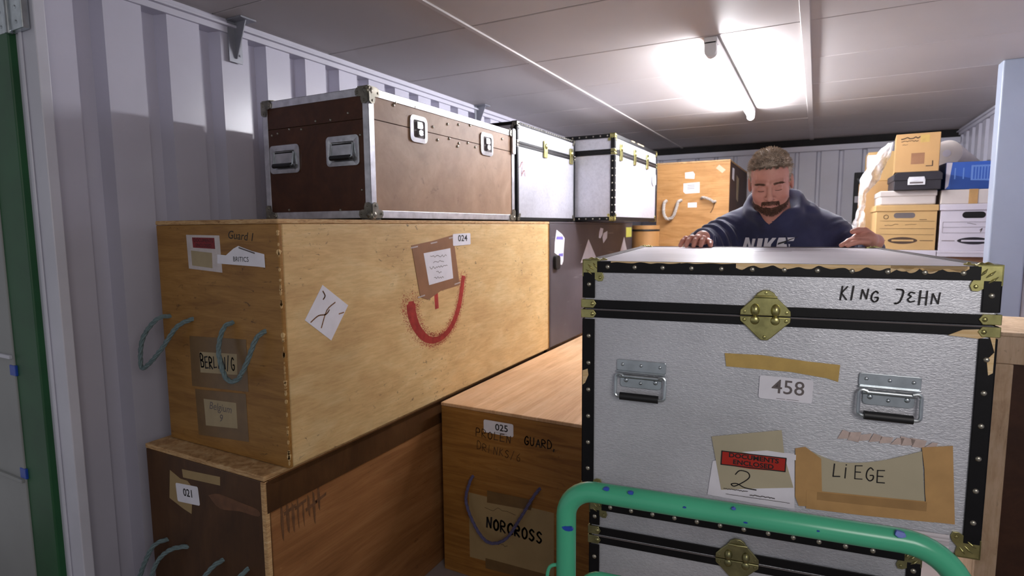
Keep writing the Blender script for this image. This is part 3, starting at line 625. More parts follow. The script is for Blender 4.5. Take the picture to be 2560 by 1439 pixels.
def butterfly(t, fr, a0, a1, b0, b1):
    g = Geo(); O = rrect(a0, a1, b0, b1, .02, 4); I = rrect(a0+.016, a1-.016, b0+.016, b1-.016, .008, 4); n = len(O)
    V = [fr(a, b_, .002) for a, b_ in O]+[fr(a, b_, .0042) for a, b_ in I]+[fr(a, b_, -.001) for a, b_ in O]+[fr(a, b_, .0006) for a, b_ in I]
    F = [(i, (i+1) % n, n+(i+1) % n, n+i) for i in range(n)]+[(i, 2*n+i, 2*n+(i+1) % n, (i+1) % n) for i in range(n)]+[(n+i, n+(i+1) % n, 3*n+(i+1) % n, 3*n+i) for i in range(n)]
    d = g.add(V, F).build('latch_frame', M_alu, t, smooth=True)
    Geo().rect(fr, a0+.014, a1-.014, b0+.014, b1-.014, .0004, .0012).build('dish_floor', M_inkg, d)
    ac = (a0+a1)/2; bc = (b0+b1)/2
    Geo().poly(fr, [(ac-.018, bc+.026), (ac+.012, bc+.026), (ac+.018, bc+.008), (ac+.010, bc), (ac-.018, bc)], .002, .009).build('hook_plate', M_dish, d, bevel=.0015)
    Geo().poly(fr, [(ac+.012*math.cos(q)*(1.4 if i % 2 else 1), bc-.014+.012*math.sin(q)) for i, q in enumerate(np.linspace(0, 6.28, 13)[:-1])], .002, .012).build('turn_key', M_dish, d, bevel=.0015)
butterfly(tE, fs, 1.706, 1.808, .304, .400); butterfly(tE, fs, 2.202, 2.308, .309, .406)
g = Geo()
for y_, z_ in ((1.63, .425), (1.74, .43), (1.85, .375), (1.88, .33), (1.95, .40), (1.96, .345), (2.03, .41), (2.02, .322), (2.10, .345), (2.12, .42), (2.16, .335), (2.4, .40), (2.03, .335), (1.62, .415)): g.dome(fs, y_, z_, .006, .006, -.004, .0065, 8, 2)
for x_, z_ in ((-1.77, .33), (-1.74, .335), (-1.68, .345), (-1.62, .34), (-1.55, .362), (-1.48, .36), (-1.40, .375), (-1.35, .30), (-1.35, .12), (-1.45, .055), (-1.70, .06)): g.dome(fe, x_, z_, .005, .005, -.004, .007, 8, 2)
g.build('rivets', M_rivet, tE, smooth=True)
# corner clasp at the far end of the case
Geo().poly(fs, rrect(2.486, 2.515, .34, .46, .008), .002, .010).build('end_clasp', M_alu, tE, bevel=.002)
# ================================================================== SILVER TRUNKS
def corner_cap(t, P, sx, sy, sz, R, m, name='corner_cap'):
    """pressed brass trunk corner: wraps three faces, lobed edge with rivet, pressed ridges"""
    P = Vector(P); g = Geo(); e = .0022
    frs = [lambda a, b_, h: (P.x-sx*a, P.y+sy*h, P.z-sz*b_), lambda a, b_, h: (P.x+sx*h, P.y-sy*a, P.z-sz*b_), lambda a, b_, h: (P.x-sx*a, P.y-sy*b_, P.z+sz*h)]
    for fr in frs:
        Q = [(-e, -e), (R*.80, -e), (R*.86, R*.1), (R*.80, R*.42), (R*.98, R*.62), (R*1.06, R*.84), (R*.98, R*1.04), (R*.78, R*1.06), (R*.60, R*.96), (R*.42, R*.80), (R*.1, R*.86), (-e, R*.80)]
        g.poly(fr, Q, -.001, e)
        g.dome(fr, R*.86, R*.86, R*.09, R*.09, e, .003, 8, 2)
        for (a, b_), (c_, d_) in (((R*.22, R*.2), (R*.55, R*.5)), ((R*.12, R*.45), (R*.45, R*.72)), ((R*.5, R*.12), (R*.72, R*.42))):
            g.tube([fr(a, b_, e*.6), fr((a+c_)/2, (b_+d_)/2, e+.0018), fr(c_, d_, e*.6)], [R*.02, R*.055, R*.02], 8)
    return g.build(name, m, t, bevel=.0016, smooth=True)
def trunk(t, W, D, H, seam, tr, mat, topm, capm, capR, rivets=True, ry=.062, lower=True, bottom=True, band=.021):
    """travelling trunk, local origin at bottom-front-left corner"""
    fr = lambda a, b_, h: (a, -h, b_)
    Geo().box(.002, W-.002, .002, D-.002, .001, seam-.001).build('body', mat, t, bevel=.004)
    Geo().box(.002, W-.002, .002, D-.002, seam+.001, H-.003).build('lid', mat, t, bevel=.004)
    Geo().box(.012, W-.012, .012, D-.012, H-.004, H-.0015).build('lid_top', topm, t)
    th = .0025
    def strip(name, x0, x1, y0, y1, z0, z1, m=M_black): return Geo().box(x0, x1, y0, y1, z0, z1).build(name, m, t, bevel=.0012)
    proto = {}
    def riv(par, pts, frm):
        key = id(frm)
        for a, b_ in pts:
            if 'r' not in proto:
                proto['r'] = Geo().dome(lambda a, b_, h: (a, -h, b_), 0, 0, .0056, .0056, 0, .0035, 10, 3).build('rivet', M_rivet if capR > .04 else M_rivet, par, smooth=True)
                o = proto['r']
            else: o = proto['r'].copy(); C.objects.link(o); o.parent = par
            o.location = frm(a, b_, th)
    # front and back: four lengths each; sides and top
    for y, s in ((0, -1), (D, 1)):
        a, b_ = sorted((y, y+s*th)); ff = s == -1
        for z0, z1, nm in ((H-tr, H-.001, 'edge_trim'), (0, tr, 'edge_trim')):
            if z0 == 0 and not bottom and ff: continue
            o = strip(nm, capR*.7, W-capR*.7, a, b_, z0, z1)
            if ff and rivets: riv(o, [(capR*1.25+i*ry, (z0+z1)/2) for i in range(int((W-capR*2.5)/ry)+1)], fr)
        for x0 in (0, W-tr):
            for z0, z1 in ((tr, seam-band-.004), (seam+band+.004, H-tr)):
                o = strip('edge_trim', x0, x0+tr, a, b_, z0, z1)
                if ff and rivets:
                    k = max(1, int((z1-z0-.01)/ry)); riv(o, [(x0+tr/2, z0+.012+(z1-z0-.02)*(i+.5)/k) for i in range(k)], fr)
        strip('lid_band', tr*.3, W-tr*.3, a, b_, seam+.0012, seam+band); strip('body_band', tr*.3, W-tr*.3, a, b_, seam-band, seam-.0012)
        if ff: strip('seam_lip', .01, W-.01, a-.0015, b_, seam-.0035, seam-.0012, M_inkg)
    for x, s in ((0, -1), (W, 1)):
        a, b_ = sorted((x, x+s*th))
        for z0, z1 in ((H-tr, H-.001), (0, tr)): strip('edge_trim', a, b_, capR*.7, D-capR*.7, z0, z1)
        for y0 in (0, D-tr): strip('edge_trim', a, b_, y0, y0+tr, tr, seam-band-.004); strip('edge_trim', a, b_, y0, y0+tr, seam+band+.004, H-tr)
        strip('lid_band', a, b_, 0, D, seam+.0012, seam+band); strip('body_band', a, b_, 0, D, seam-band, seam-.0012)
    for x0 in (0, W-tr*.85): strip('top_trim', x0, x0+tr*.85, capR*.7, D-capR*.7, H-.002, H+.0006, M_inkg)
    for y0 in (D-tr*.85,): strip('top_trim', capR*.7, W-capR*.7, y0, y0+tr*.85, H-.002, H+.0006, M_inkg)
    for x, sx in ((0, -1), (W, 1)):
        for y, sy in ((0, -1), (D, 1)):
            for z, sz in ((0, -1), (H, 1)): corner_cap(t, (x, y, z), sx, sy, sz, capR, capm)
            # clamps where the bands meet the edge
            for z0, z1 in ((seam+.002, seam+band+.001), (seam-band-.001, seam-.002)):
                g = Geo(); q = lambda a, b_, h: (x-sx*a, y+sy*h, b_)
                g.poly(q, [(-.0035, z0), (tr*.9, z0), (tr*1.15, (z0+z1)/2), (tr*.9, z1), (-.0035, z1)], -.001, .0048)
                g.poly(lambda a, b_, h: (x+sx*h, y-sy*a, b_), [(-.0035, z0), (tr*.9, z0), (tr*.9, z1), (-.0035, z1)], -.001, .0048)
                g.dome(q, tr*.8, (z0+z1)/2, .005, .005, .0048, .0025, 8, 2)
                g.build('band_clamp', capm, t, bevel=.001, smooth=True)
    return fr
def clasp(t, fr, ca, cb, s, m):
    """diamond draw-bolt clasp: two plates, two plungers, pressed bar, rivets"""
    def half(P): return [(ca+a*s, cb+b_*s) for a, b_ in P]
    up = half([(-.050, .001), (.050, .001), (.049, .012), (.040, .022), (.022, .040), (.016, .050), (.006, .056), (-.006, .056), (-.016, .050), (-.022, .040), (-.040, .022), (-.049, .012)])
    dn = half([(-.050, -.001), (.050, -.001), (.049, -.012), (.040, -.020), (.016, -.044), (.007, -.052), (-.007, -.052), (-.016, -.044), (-.040, -.020), (-.049, -.012)])
    U = Geo().poly(fr, up, .0005, .0065).build('clasp_upper_plate', m, t, bevel=.0016, smooth=True)
    L = Geo().poly(fr, dn, .0005, .0055).build('clasp_lower_plate', m, t, bevel=.0016, smooth=True)
    Geo().tube([fr(ca-.022*s, cb+.041*s, .006), fr(ca, cb+.0415*s, .0085), fr(ca+.022*s, cb+.041*s, .006)], .0028*s, 8).build('pressed_bar', m, U, smooth=True)
    for a in (-.020, .020):
        Geo().dome(fr, ca+a*s, cb+.013*s, .0095*s, .014*s, .006, .011*s, 14, 5).build('plunger', m, U, smooth=True)
        Geo().dome(fr, ca+a*s, cb-.009*s, .0095*s, .010*s, .005, .005*s, 14, 4).build('socket', m, L, smooth=True)
    for par, pts in ((U, ((-.041, .009), (.041, .009), (0, .050))), (L, ((-.041, -.009), (.041, -.009), (0, -.045)))):
        for a, b_ in pts: Geo().dome(fr, ca+a*s, cb+b_*s, .004*s, .004*s, .0055, .0025*s, 8, 2).build('rivet', m, par, smooth=True)
def chest_handle(t, fr, ca, ct, w, h, ang=0):
    """spring chest handle: top plate, pivot plate, loop and rubber grip. ct = top"""
    c, s_ = math.cos(math.radians(ang)), math.sin(math.radians(ang))
    fq = lambda a, b_, hh: fr(ca+a*c-b_*s_, ct+a*s_+b_*c, hh)
    P = Geo().poly(fq, rrect(-w*.5, w*.5, -h*.30, 0, .004, 3), 0, .003).build('handle_plate', M_steel, t, bevel=.0008)
    Geo().rect(fq, -w*.5, w*.5, -h*.335, -h*.29, 0, .008).build('handle_rib', M_steel, t, bevel=.0012)
    Q = Geo().poly(fq, rrect(-w*.42, w*.42, -h*.74, -h*.40, .008, 4), 0, .0028).build('pivot_plate', M_steel, t, bevel=.0008)
    Geo().tube([fq(-w*.43, -h*.43, .006), fq(w*.43, -h*.43, .006)], .0052, 10).build('pivot_barrel', M_steel, t, smooth=True)
    R = w*.07; pts = [(-w*.36, -h*.40)]
    for cx, cy, a0 in ((-w*.43, -h*.46, 90), (-w*.43, -h*.88, 180), (w*.43, -h*.88, 270), (w*.43, -h*.46, 0)):
        for i in range(5):
            q = math.radians(a0+90*i/4); pts.append((cx+R*math.cos(q), cy+R*math.sin(q)))
    pts.append((w*.36, -h*.40))
    Geo().tube([fq(a, b_, .008+.008*min(1, -b_/h)) for a, b_ in pts], .0036, 8).build('handle_loop', M_steel, t, smooth=True)
    Geo().tube([fq(-w*.40, -h*.95, .016), fq(w*.38, -h*.95, .016)], .009, 12).build('grip', M_rubber, t, smooth=True)
    for par, pp in ((P, ((-w*.38, -h*.13), (0, -h*.13), (w*.38, -h*.13))), (Q, ((-w*.30, -h*.55), (0, -h*.60), (w*.30, -h*.55)))):
        for k, (a, b_) in enumerate(pp): r_ = .0055 if (k != 1 and par is Q) else .0042; Geo().dome(fq, a, b_, r_, r_, .0028, .0028, 10, 3).build('screw', M_steel, par, smooth=True)
YAW = math.radians(7.2)
# --- the big trunk
tJ = thing('travel_trunk', 'big silver trunk marked KING JOHN and 458, on top of the smaller trunk', 'trunk', (-.482, 1.277, wz(-.659)), YAW)
W, D, H = .80, .958, .579
fr = trunk(tJ, W, D, H, .4655, .028, M_silver, M_top, M_brass, .046, bottom=False)
Geo().box(.03, W-.05, -.0028, .0, .0, .040).build('worn_base_trim', M_white_worn, tJ, bevel=.001)
clasp(tJ, fr, .396, .4655, 1.0, M_brass)
chest_handle(tJ, fr, .138, .348, .112, .088, -1); chest_handle(tJ, fr, .631, .357, .108, .088, -1)
# peeled trim: bare ply showing with a scalloped edge
def scallop(name, a0, a1, zt, depth, n, seed, m=M_peel):
    rn = random.Random(seed); P = [(a0, zt), (a1, zt)]; k = n
    Q = [(a1-(a1-a0)*i/k, zt-depth*(.35+.65*abs(math.sin(i*.9)))*rn.uniform(.6, 1.1)) for i in range(k+1)]
    P += smoothp(Q, 3)
    g = Geo().poly(fr, P, .002, .0031); return g.build(name, m, tJ)
scallop('bare_edge', .335, .748, H-.0015, .013, 34, 2); scallop('bare_edge', .065, .22, H-.0015, .004, 12, 5); scallop('bare_edge', .62, .745, H-.0015, .016, 12, 9)
scallop('bare_edge', .22, .335, H-.0015, .003, 8, 4)
sticker('bare_patch', fr, [(.722, .444), (.745, .456), (.797, .460), (.797, .375), (.79, .37), (.786, .40), (.797, .415), (.788, .445), (.770, .440)], M_peel, tJ, .002, .0036)
sticker('bare_patch', fr, [(.0, .315), (.012, .320), (.014, .305), (.006, .285), (.0, .28)], M_peel, tJ, .002, .0036)
hand('handwriting', fr, 'KING', .536, .508, .608, .504, .024, .0026, M_ink, tJ, h=.0004, jit=.12)
hand('handwriting', fr, 'JeHN', .632, .504, .712, .502, .024, .0026, M_ink, tJ, h=.0004, jit=.12)
sticker('tape_strip', fr, [(.318, .379), (.39, .380), (.48, .373), (.542, .370), (.540, .334), (.52, .340), (.45, .348), (.322, .350)], M_tape_old, tJ)
g = sticker('number_label', fr, rot2(rrect(.390, .494, .284, .335, .005), -1.5, (.44, .31)), M_paper, tJ)
typed('lettering', fr, '458', .447, .312, .043, M_inkg, g, ang=-1.5, h=.001, off=.0002, wide=1.0)
lines('rule', fr, [[(.425, .288), (.442, .2875)], [(.445, .2875), (.468, .287)]], .0008, M_inkg, g)
g = sticker('document_pouch', fr, [(.300, .130), (.40, .168), (.465, .170), (.470, .046), (.380, .046), (.291, .050)], M_paper, tJ)
c_ = sticker('cream_card', fr, [(.296, .187), (.438, .219), (.446, .160), (.466, .094), (.40, .082), (.320, .066)], M_cream, g, .0008, .0014)
sticker('pouch_flap', fr, [(.360, .160), (.41, .170), (.468, .168), (.468, .156), (.40, .155)], M_paper, g, .0015, .0019)
h_ = sticker('red_header', fr, [(.319, .157), (.449, .158), (.448, .128), (.38, .124), (.318, .126)], M_red, g, .002, .0026)
for P in ([(.319, .157), (.449, .158)], [(.449, .158), (.448, .128)], [(.448, .128), (.318, .126)], [(.318, .126), (.319, .157)]): lines('border', fr, [P], .0022, M_ink, h_, .0027)
typed('lettering', fr, 'DOCUMENTS\nENCLOSED', .384, .142, .0145, M_ink, h_, ang=-.5, h=.0028, wide=1.15, off=.0004)
hand('handwriting', fr, '2', .343, .078, .400, .076, .040, .0022, M_ink, c_, h=.0016, jit=0)
scribble('printed_line', fr, .325, .375, .0705, .002, M_inkg, g, .0014, .0016, 3); scribble('printed_line', fr, .38, .43, .064, .002, M_inkg, g, .0016, .0016, 4); scribble('printed_line', fr, .33, .46, .058, .0008, M_inkg, g, .0008, .0016, 5)
g = sticker('cream_card', fr, smoothp([(.500, .178), (.55, .163), (.62, .175), (.694, .206)], 4)+[(.705, .095), (.515, .085)], M_cream, tJ)
sticker('parcel_tape', fr, [(.466, .182), (.485, .188), (.516, .166), (.523, .06), (.478, .055), (.470, .075)], M_tape, g, .0008, .0016)
sticker('parcel_tape', fr, [(.693, .214), (.744, .224), (.757, .064), (.712, .062), (.704, .12), (.70, .17)], M_tape, g, .0008, .0016)
sticker('parcel_tape', fr, [(.491, .093), (.60, .098), (.722, .104), (.722, .062), (.60, .055), (.492, .052)], M_tape, g, .0010, .0020)
sticker('tape_overlap', fr, [(.512, .092), (.60, .096), (.708, .102), (.708, .083), (.60, .078), (.512, .075)], M_tape_mid, g, .0021, .0024)
hand('handwriting', fr, 'LiEGE', .540, .130, .640, .131, .029, .0022, M_ink, g, h=.001, jit=.05)
for k in range(9):
    a = .55+.019*k; sticker('glue_stain', fr, [(a+rnd.uniform(-.01, .01), .226+rnd.uniform(-.006, .008)) for _ in range(1)]+[(a+.018, .230+rnd.uniform(-.004, .004)), (a+.014, .214+rnd.uniform(-.004, .004)), (a-.006, .213)], M_glue, tJ, 0, .0003)
g = Geo()
for k in range(3): ribbon(g, lambda a, b_, h: (a, b_, H-.0015+h), smoothp([(.33+.1*k, .62+.1*k), (.40+.1*k, .60+.1*k), (.5+.09*k, .64+.08*k)], 3), .004, .0, .0003)
g.build('top_scratches', M_inkg, tJ)
# --- the smaller trunk below it
tK = thing('travel_trunk', 'smaller silver trunk on the trolley, under the trunk marked 458', 'trunk', (-.482+.02*math.cos(YAW), 1.277+.02*math.sin(YAW), wz(-.665-.50)), YAW)
fr = trunk(tK, .685, .90, .50, .50-.088, .024, M_silver_lo, M_top, M_brass_dull, .040, ry=.050)
clasp(tK, fr, .338, .412, .92, M_brass_dull)
Geo().box(.05, .40, -.0029, -.0005, .4945, .4998).build('worn_edge', M_white_worn, tK)
# --- far silver trunks
bF = (-1.56, 2.545, .026)
tF = thing('travel_trunk', 'silver trunk standing between the flight case and the farthest trunk', 'trunk', (-1.31, 2.545, wz(.0305)), math.pi/2)
fr = trunk(tF, .765, .50, .480, .375, .016, M_silver_far, M_top, M_corner, .034, rivets=False, band=.013)
g = Geo()
for i in range(24): g.dome(fr, .05+i*.0285, .472, .005, .004, .0025, .003, 6, 2)
g.build('rivets', M_rivet, tF)
for a in (.33, .70):
    g = Geo().poly(fr, rrect(a-.022, a+.022, .335, .425, .008), 0, .008); g.dome(fr, a, .395, .012, .016, .008, .008, 8, 3); g.build('latch', M_brass, tF, bevel=.002)
lines('red_scrawl', fr, [smoothp([(.03, .26), (.06, .29), (.05, .23)]), smoothp([(.05, .22), (.08, .25), (.09, .22)])], .003, M_red, tF, .0006)
tG = thing('travel_trunk', 'silver trunk with black trim standing at the far end of the row', 'trunk', (-1.068, 3.33, wz(.0305)), math.pi/2)
fr = trunk(tG, 1.01, .50, .510, .405, .024, M_silver_far, M_top, M_brass, .040, rivets=False, band=.016)
fq = lambda a, b_, h: (-h, .50-a, b_)       # its left end, towards the camera
g = Geo()
for i in range(10): g.dome(fq, .06+i*.044, .498, .005, .005, .0025, .003, 6, 2); g.dome(fq, .06+i*.044, .012, .005, .005, .0025, .003, 6, 2)
for i in range(8): g.dome(fq, .488, .05+i*.043, .005, .005, .0025, .003, 6, 2)
for i in range(8): g.dome(fr, .012, .05+i*.043, .005, .005, .0025, .003, 6, 2)
g.build('rivets', M_rivet, tG)
for a in (.12, .42, .73):
    g = Geo().poly(fr, rrect(a-.022, a+.022, .36, .46, .008), 0, .008); g.dome(fr, a, .43, .012, .016, .008, .008, 8, 3); g.build('latch', M_brass, tG, bevel=.002)
g = Geo()
for a in (.38, .52, .60): g.rect(fr, a-.04, a+.03, .503, .5095, .002, .0035)
g.build('worn_edge', M_peel, tG)
sticker('hanging_label', fr, [(.87, .33), (.98, .34), (.985, .27), (.91, .255), (.87, .28)], M_paper, tG, .003, .004)
# --- fibre drum
tU = thing('fibre_drum', 'brown fibre drum between the black case and the orange crate', 'drum', (-1.25, 4.712, 0))
# ================================================================== TROLLEY
tT = thing('platform_trolley', 'green tubular-handled platform trolley carrying the two silver trunks', 'trolley', (-.4415, .9815, 0), YAW)
dz = wz(-.668-.50)
Geo().box(0, .70, -.02, 1.30, dz-.03, dz).build('deck', M_raw, tT, bevel=.003)
g = Geo()
for x in (.02, .66): g.box(x, x+.03, -.02, 1.30, dz-.065, dz-.0305)
g.build('deck_frame', M_green, tT, bevel=.004)
hz = wz(-.498); hx0, hx1 = .037, .685
P = [(hx0, 0, dz-.03)]+[(hx0, 0, hz-.30)]+[(hx0+.055-.055*math.cos(t), 0, hz-.058+.055*math.sin(t)) for t in np.linspace(0, math.pi/2, 9)]
P += [(hx1-.10+.09*math.sin(t), 0, hz-.093+.09*math.cos(t)) for t in np.linspace(0, math.pi/2, 11)]+[(hx1-.01, 0, hz-.30), (hx1-.01, 0, dz-.03)]
hb = Geo().tube(P, .0192, 20).build('handle', M_green, tT, smooth=True)
Pi = [(hx0+.028, .01, dz)]+[(hx0+.028+.04-.04*math.cos(t), .01, hz-.215+.04*math.sin(t)) for t in np.linspace(0, math.pi/2, 7)]+[(hx1-.07+.04*math.sin(t), .01, hz-.215+.04*math.cos(t)) for t in np.linspace(0, math.pi/2, 7)]+[(hx1-.03, .01, dz)]
Geo().tube(Pi, .008, 10).build('inner_rail', M_green, tT, smooth=True)
Geo().tube(smoothp([(hx0, 0, hz-.163), (hx0-.025, -.005, hz-.163), (hx0-.036, -.005, hz-.18), (hx0-.036, -.005, hz-.22), (hx0-.02, 0, hz-.24)], 4), .0035, 8).build('side_hook', M_green, tT, smooth=True)
for a, dz_, s_ in ((p_, q_, r_*.7) for p_, q_, r_ in ((.008, -.075, .012), (.080, .014, .006), (.125, .014, .006), (.30, .014, .004), (.32, -.006, .004), (.545, .014, .010), (.43, .0, .003), (.22, .004, .003))):
    x = hx0+a; zc_ = hz+dz_
    Geo().poly(lambda p, q, h: (x+p, -.0186-h+(abs(zc_+q-hz)**2)*18 if a not in (.008, .67) else -.0183-h, zc_+q), [(s_*1.4*math.cos(t)*random.uniform(.7, 1.1), s_*.7*math.sin(t)*random.uniform(.7, 1.1)) for t in np.linspace(0, 6.28, 10)[:-1]], -.004, .0012).build('paint_chip', M_bluepaint, hb)
for x in (.06, .64):
    for y in (.10, 1.15):
        w_ = Geo().tube([(x-.02, y, .075), (x+.02, y, .075)], .075, 24).build('wheel', M_rubber, tT, bevel=.006, smooth=True)
        Geo().box(x-.032, x-.026, y-.02, y+.02, .06, dz-.066).build('fork', M_steel, w_); Geo().box(x+.026, x+.032, y-.02, y+.02, .06, dz-.066).build('fork', M_steel, w_)
        Geo().box(x-.035, x+.035, y-.04, y+.04, dz-.072, dz-.0655).build('caster_plate', M_steel, w_)
# drum
Geo().tube([(0, 0, 0), (0, 0, wz(-.045))], .120, 28).build('barrel', M_drum, tU, smooth=True)
Geo().tube([(0, 0, wz(-.044)), (0, 0, wz(-.030))], .123, 28).build('rim_band', M_rubber, tU, smooth=True)
Geo().tube([(0, 0, wz(-.0295)), (0, 0, wz(.002))], .122, 28).build('drum_lid', M_drum, tU, smooth=True)
# ================================================================== ARCHIVE BOXES ON THE RIGHT
YA = 4.20
def loc3(x, y, z): return (x, y, wz(z))
bench = thing('low_bench', 'plain timber bench under the archive boxes, behind the trunk', 'bench', (.62, 4.45, 0))
Geo().box(-.33, .30, -.27, .30, wz(-.466), wz(-.43)).build('bench_top', M_raw, bench, bevel=.003)
for x in (-.30, .24):
    for y in (-.24, .24): Geo().box(x, x+.05, y, y+.05, 0, wz(-.4665)).build('leg', M_raw, bench, bevel=.002)
def archive(name, label, x0, x1, z0, z1, m, hole, oval, lid=.036, y0=YA, d=.42, lm=None, hm=M_hole):
    cx = (x0+x1)/2; b_ = (cx, y0, z0); t = thing(name, label, 'box', loc3(cx, y0, z0)); hw = (x1-x0)/2
    H = z1-z0; fr = front(y0, b_)
    Geo().box(-hw+.006, hw-.006, .006, d, 0, H-lid*.5).build('body', m, t, bevel=.003)
    Geo().box(-hw, hw, 0, d+.006, H-lid, H).build('lid', lm or m, t, bevel=.003)
    fr2 = front(y0+.006, b_)
    if hole: Geo().poly(fr2, rrect(hole[0], hole[1], hole[2], hole[3], (hole[3]-hole[2])*.48, 5), -.0, .0006).build('hand_hole', hm, t)
    if oval:
        a0, a1, c0, c1 = oval; P = []
        for i in range(24):
            q = 2*math.pi*i/24; P.append(((a0+a1)/2+(a1-a0)/2*math.cos(q), (c0+c1)/2+(c1-c0)/2*math.sin(q)*(.75+.25*abs(math.sin(q)))))
        g = Geo().poly(fr2, P, 0, .0006).build('printed_oval', M_print if m is M_carton2 else M_boxblack, t)
        Geo().rect(fr2, a0+.02, a1-.02, (c0+c1)/2-.005, (c0+c1)/2+.005, .0007, .001).build('oval_text_band', m, g)
        for (p, q) in ((x0+.02, a0-.012), (a1+.012, x1-.02)): lines('printed_rule', fr2, [[(p, (c0+c1)/2), (q, (c0+c1)/2)]], .003, M_print, t)
    return t, fr2
t1, f1 = archive('archive_box', 'kraft archive box with dark oval print, left of the white one', .318, .636, -.158, .112, M_carton2, (.414, .522, .034, .066), (.390, .541, -.122, -.080), hm=M_inkg)
lines('printed_rule', f1, [[(.345, .018), (.62, .014)], [(.345, -.028), (.62, -.03)], [(.345, -.063), (.62, -.066)]], .0015, M_print, t1); scribble('handwriting', f1, .37, .44, -.006, .010, M_print, t1, .002, seed=4); scribble('handwriting', f1, .475, .53, -.008, .012, M_print, t1, .002, seed=5)
lines('printed_mark', f1, [smoothp([(.375+.012*math.cos(q), .042+.012*math.sin(q)) for q in np.linspace(0, 6.28, 9)], 2), [(.545, .024), (.58, .024)]], .003, M_print, t1)
t2, f2 = archive('archive_box', 'white archive box with black oval print, beside the steel column', .640, .922, -.160, .112, M_cartonw, (.749, .857, .030, .067), (.732, .888, -.122, -.080))
lines('printed_rule', f2, [[(.66, .008), (.90, .008)], [(.66, -.022), (.90, -.022)], [(.66, .008), (.66, -.055)], [(.66, -.055), (.90, -.055)]], .0015, M_inkg, t2)
scribble('handwriting', f2, .775, .815, -.002, .010, M_inkg, t2, .0022, seed=6); lines('handwriting', f2, [smoothp([(.835, -.04), (.845, -.03), (.838, -.05)])], .003, M_print, t2)
archive('archive_box', 'white lidded box directly under the kraft archive box', .335, .637, -.43, -.159, M_cartonw, None, None)
tt = thing('flat_box', 'flat white box under the white archive box', 'box', loc3(.78, YA, -.196)); Geo().box(-.14, .13, .0, .42, 0, .0355).build('body', M_cartonw, tt, bevel=.003); Geo().box(-.141, .131, -.001, .421, .022, .0358).build('lid', M_cartonw, tt, bevel=.002)
tt = thing('carton', 'brown-grey carton below the flat white box', 'box', loc3(.78, YA+.02, -.43)); Geo().box(-.12, .12, 0, .38, 0, .2335).build('body', M_cardpatch, tt, bevel=.004); Geo().box(-.12, .12, .18, .186, .2332, .2338).build('flap_seam', M_tape, tt)
tt = thing('shallow_box', 'shallow off-white lidded box under the black box', 'box', loc3(.478, YA, .1125)); Geo().box(-.140, .142, .01, .38, 0, .084).build('body', M_cartonwarm, tt, bevel=.01, seg=3); Geo().box(-.144, .146, .006, .385, .05, .087).build('lid', M_cartonwarm, tt, bevel=.008, seg=3)
tt = thing('black_box', 'black lidded box with metal label holder under the brown carton', 'box', loc3(.515, YA-.03, .200))
Geo().box(-.113, .117, 0, .33, 0, .075).build('body', M_boxblack, tt, bevel=.003); Geo().poly(lambda a, b_, h: (a, h, b_), [(-.118, .055), (.122, .055), (.122, .092), (.105, .105), (-.098, .105), (-.118, .092)], -.004, .335).build('lid', M_boxblack, tt, bevel=.003)
g = Geo(); fh = lambda a, b_, h: (a, -.004-h, b_)
hld = Geo().poly(fh, [(-.046, .028), (.040, .028), (.040, .058), (.034, .076), (-.040, .076), (-.046, .06)], 0, .003).build('label_holder', M_alu, tt, bevel=.001); Geo().rect(fh, -.036, .03, .036, .046, .0031, .0038).build('label_card', M_inkg, hld); Geo().rect(fh, -.036, .03, .055, .066, .0031, .0038).build('label_card', M_paper, hld)
tt = thing('carton', 'tall brown carton topping the left stack of boxes', 'box', loc3(.505, YA-.02, .3055), math.radians(-4))
Geo().box(-.104, .112, 0, .24, 0, .224).build('body', M_carton, tt, bevel=.003); Geo().box(-.104, -.102, .0, .24, .0, .224).build('side_face', M_carton2, tt)
fh = lambda a, b_, h: (a, -h, b_)
scribble('printed_text', fh, -.078, .012, .200, .012, M_print, tt, .006, .0006, seed=31); scribble('printed_text', fh, -.078, .005, .181, .006, M_print, tt, .003, .0006, seed=32); scribble('printed_text', fh, -.072, -.045, .160, .006, M_print, tt, .002, .0006, seed=33)
sticker('tape_square', fh, [(.015, .170), (.06, .170), (.06, .214), (.015, .214)], M_tape_old, tt, 0, .0005); sticker('printed_square', fh, [(-.025, .045), (.04, .045), (.04, .110), (-.025, .110)], M_cardpatch, tt, 0, .0004)
lines('printed_corner', fh, [[(.05, .032), (.08, .032), (.08, .06)]], .005, M_print, tt, .0006)
tt = thing('flat_box', 'long off-white box with brown tape under the blue box', 'box', loc3(.79, YA, .1125)); Geo().box(-.148, .13, .004, .34, 0, .083).build('body', M_cartonwarm, tt, bevel=.004); Geo().box(-.018, .024, .002, .342, -.0, .0845).build('parcel_tape', M_tape, tt)
tt = thing('blue_box', 'blue printed cardboard box on the long off-white box', 'box', loc3(.775, YA+.01, .1975), math.radians(3))
Geo().box(-.118, .118, 0, .26, 0, .156).build('body', M_blue, tt, bevel=.003)
fh = lambda a, b_, h: (a, -h, b_)
sticker('white_edge', fh, [(-.118, 0), (-.103, .02), (-.090, .154), (-.118, .154)], M_cartonw, tt, 0, .0005); sticker('printed_wave', fh, [(-.095, .0), (.116, .0), (.116, .035), (.03, .055), (-.095, .085)], M_bluedark, tt, 0, .0006)
sticker('printed_panel', fh, [(.0, .05), (.10, .045), (.10, .135), (.0, .135)], M_bluelight, tt, .0007, .001)
g = Geo()
for k in range(6): g.rect(fh, .01+.014*k, .018+.014*k, .055, .125, .0011, .0013)
g.build('printed_text', M_blue, tt)
for a_ in (-.075, -.035): lines('printed_line', fh, [[(a_, .06), (a_, .12)]], .006, M_bluelight, tt, .0008)
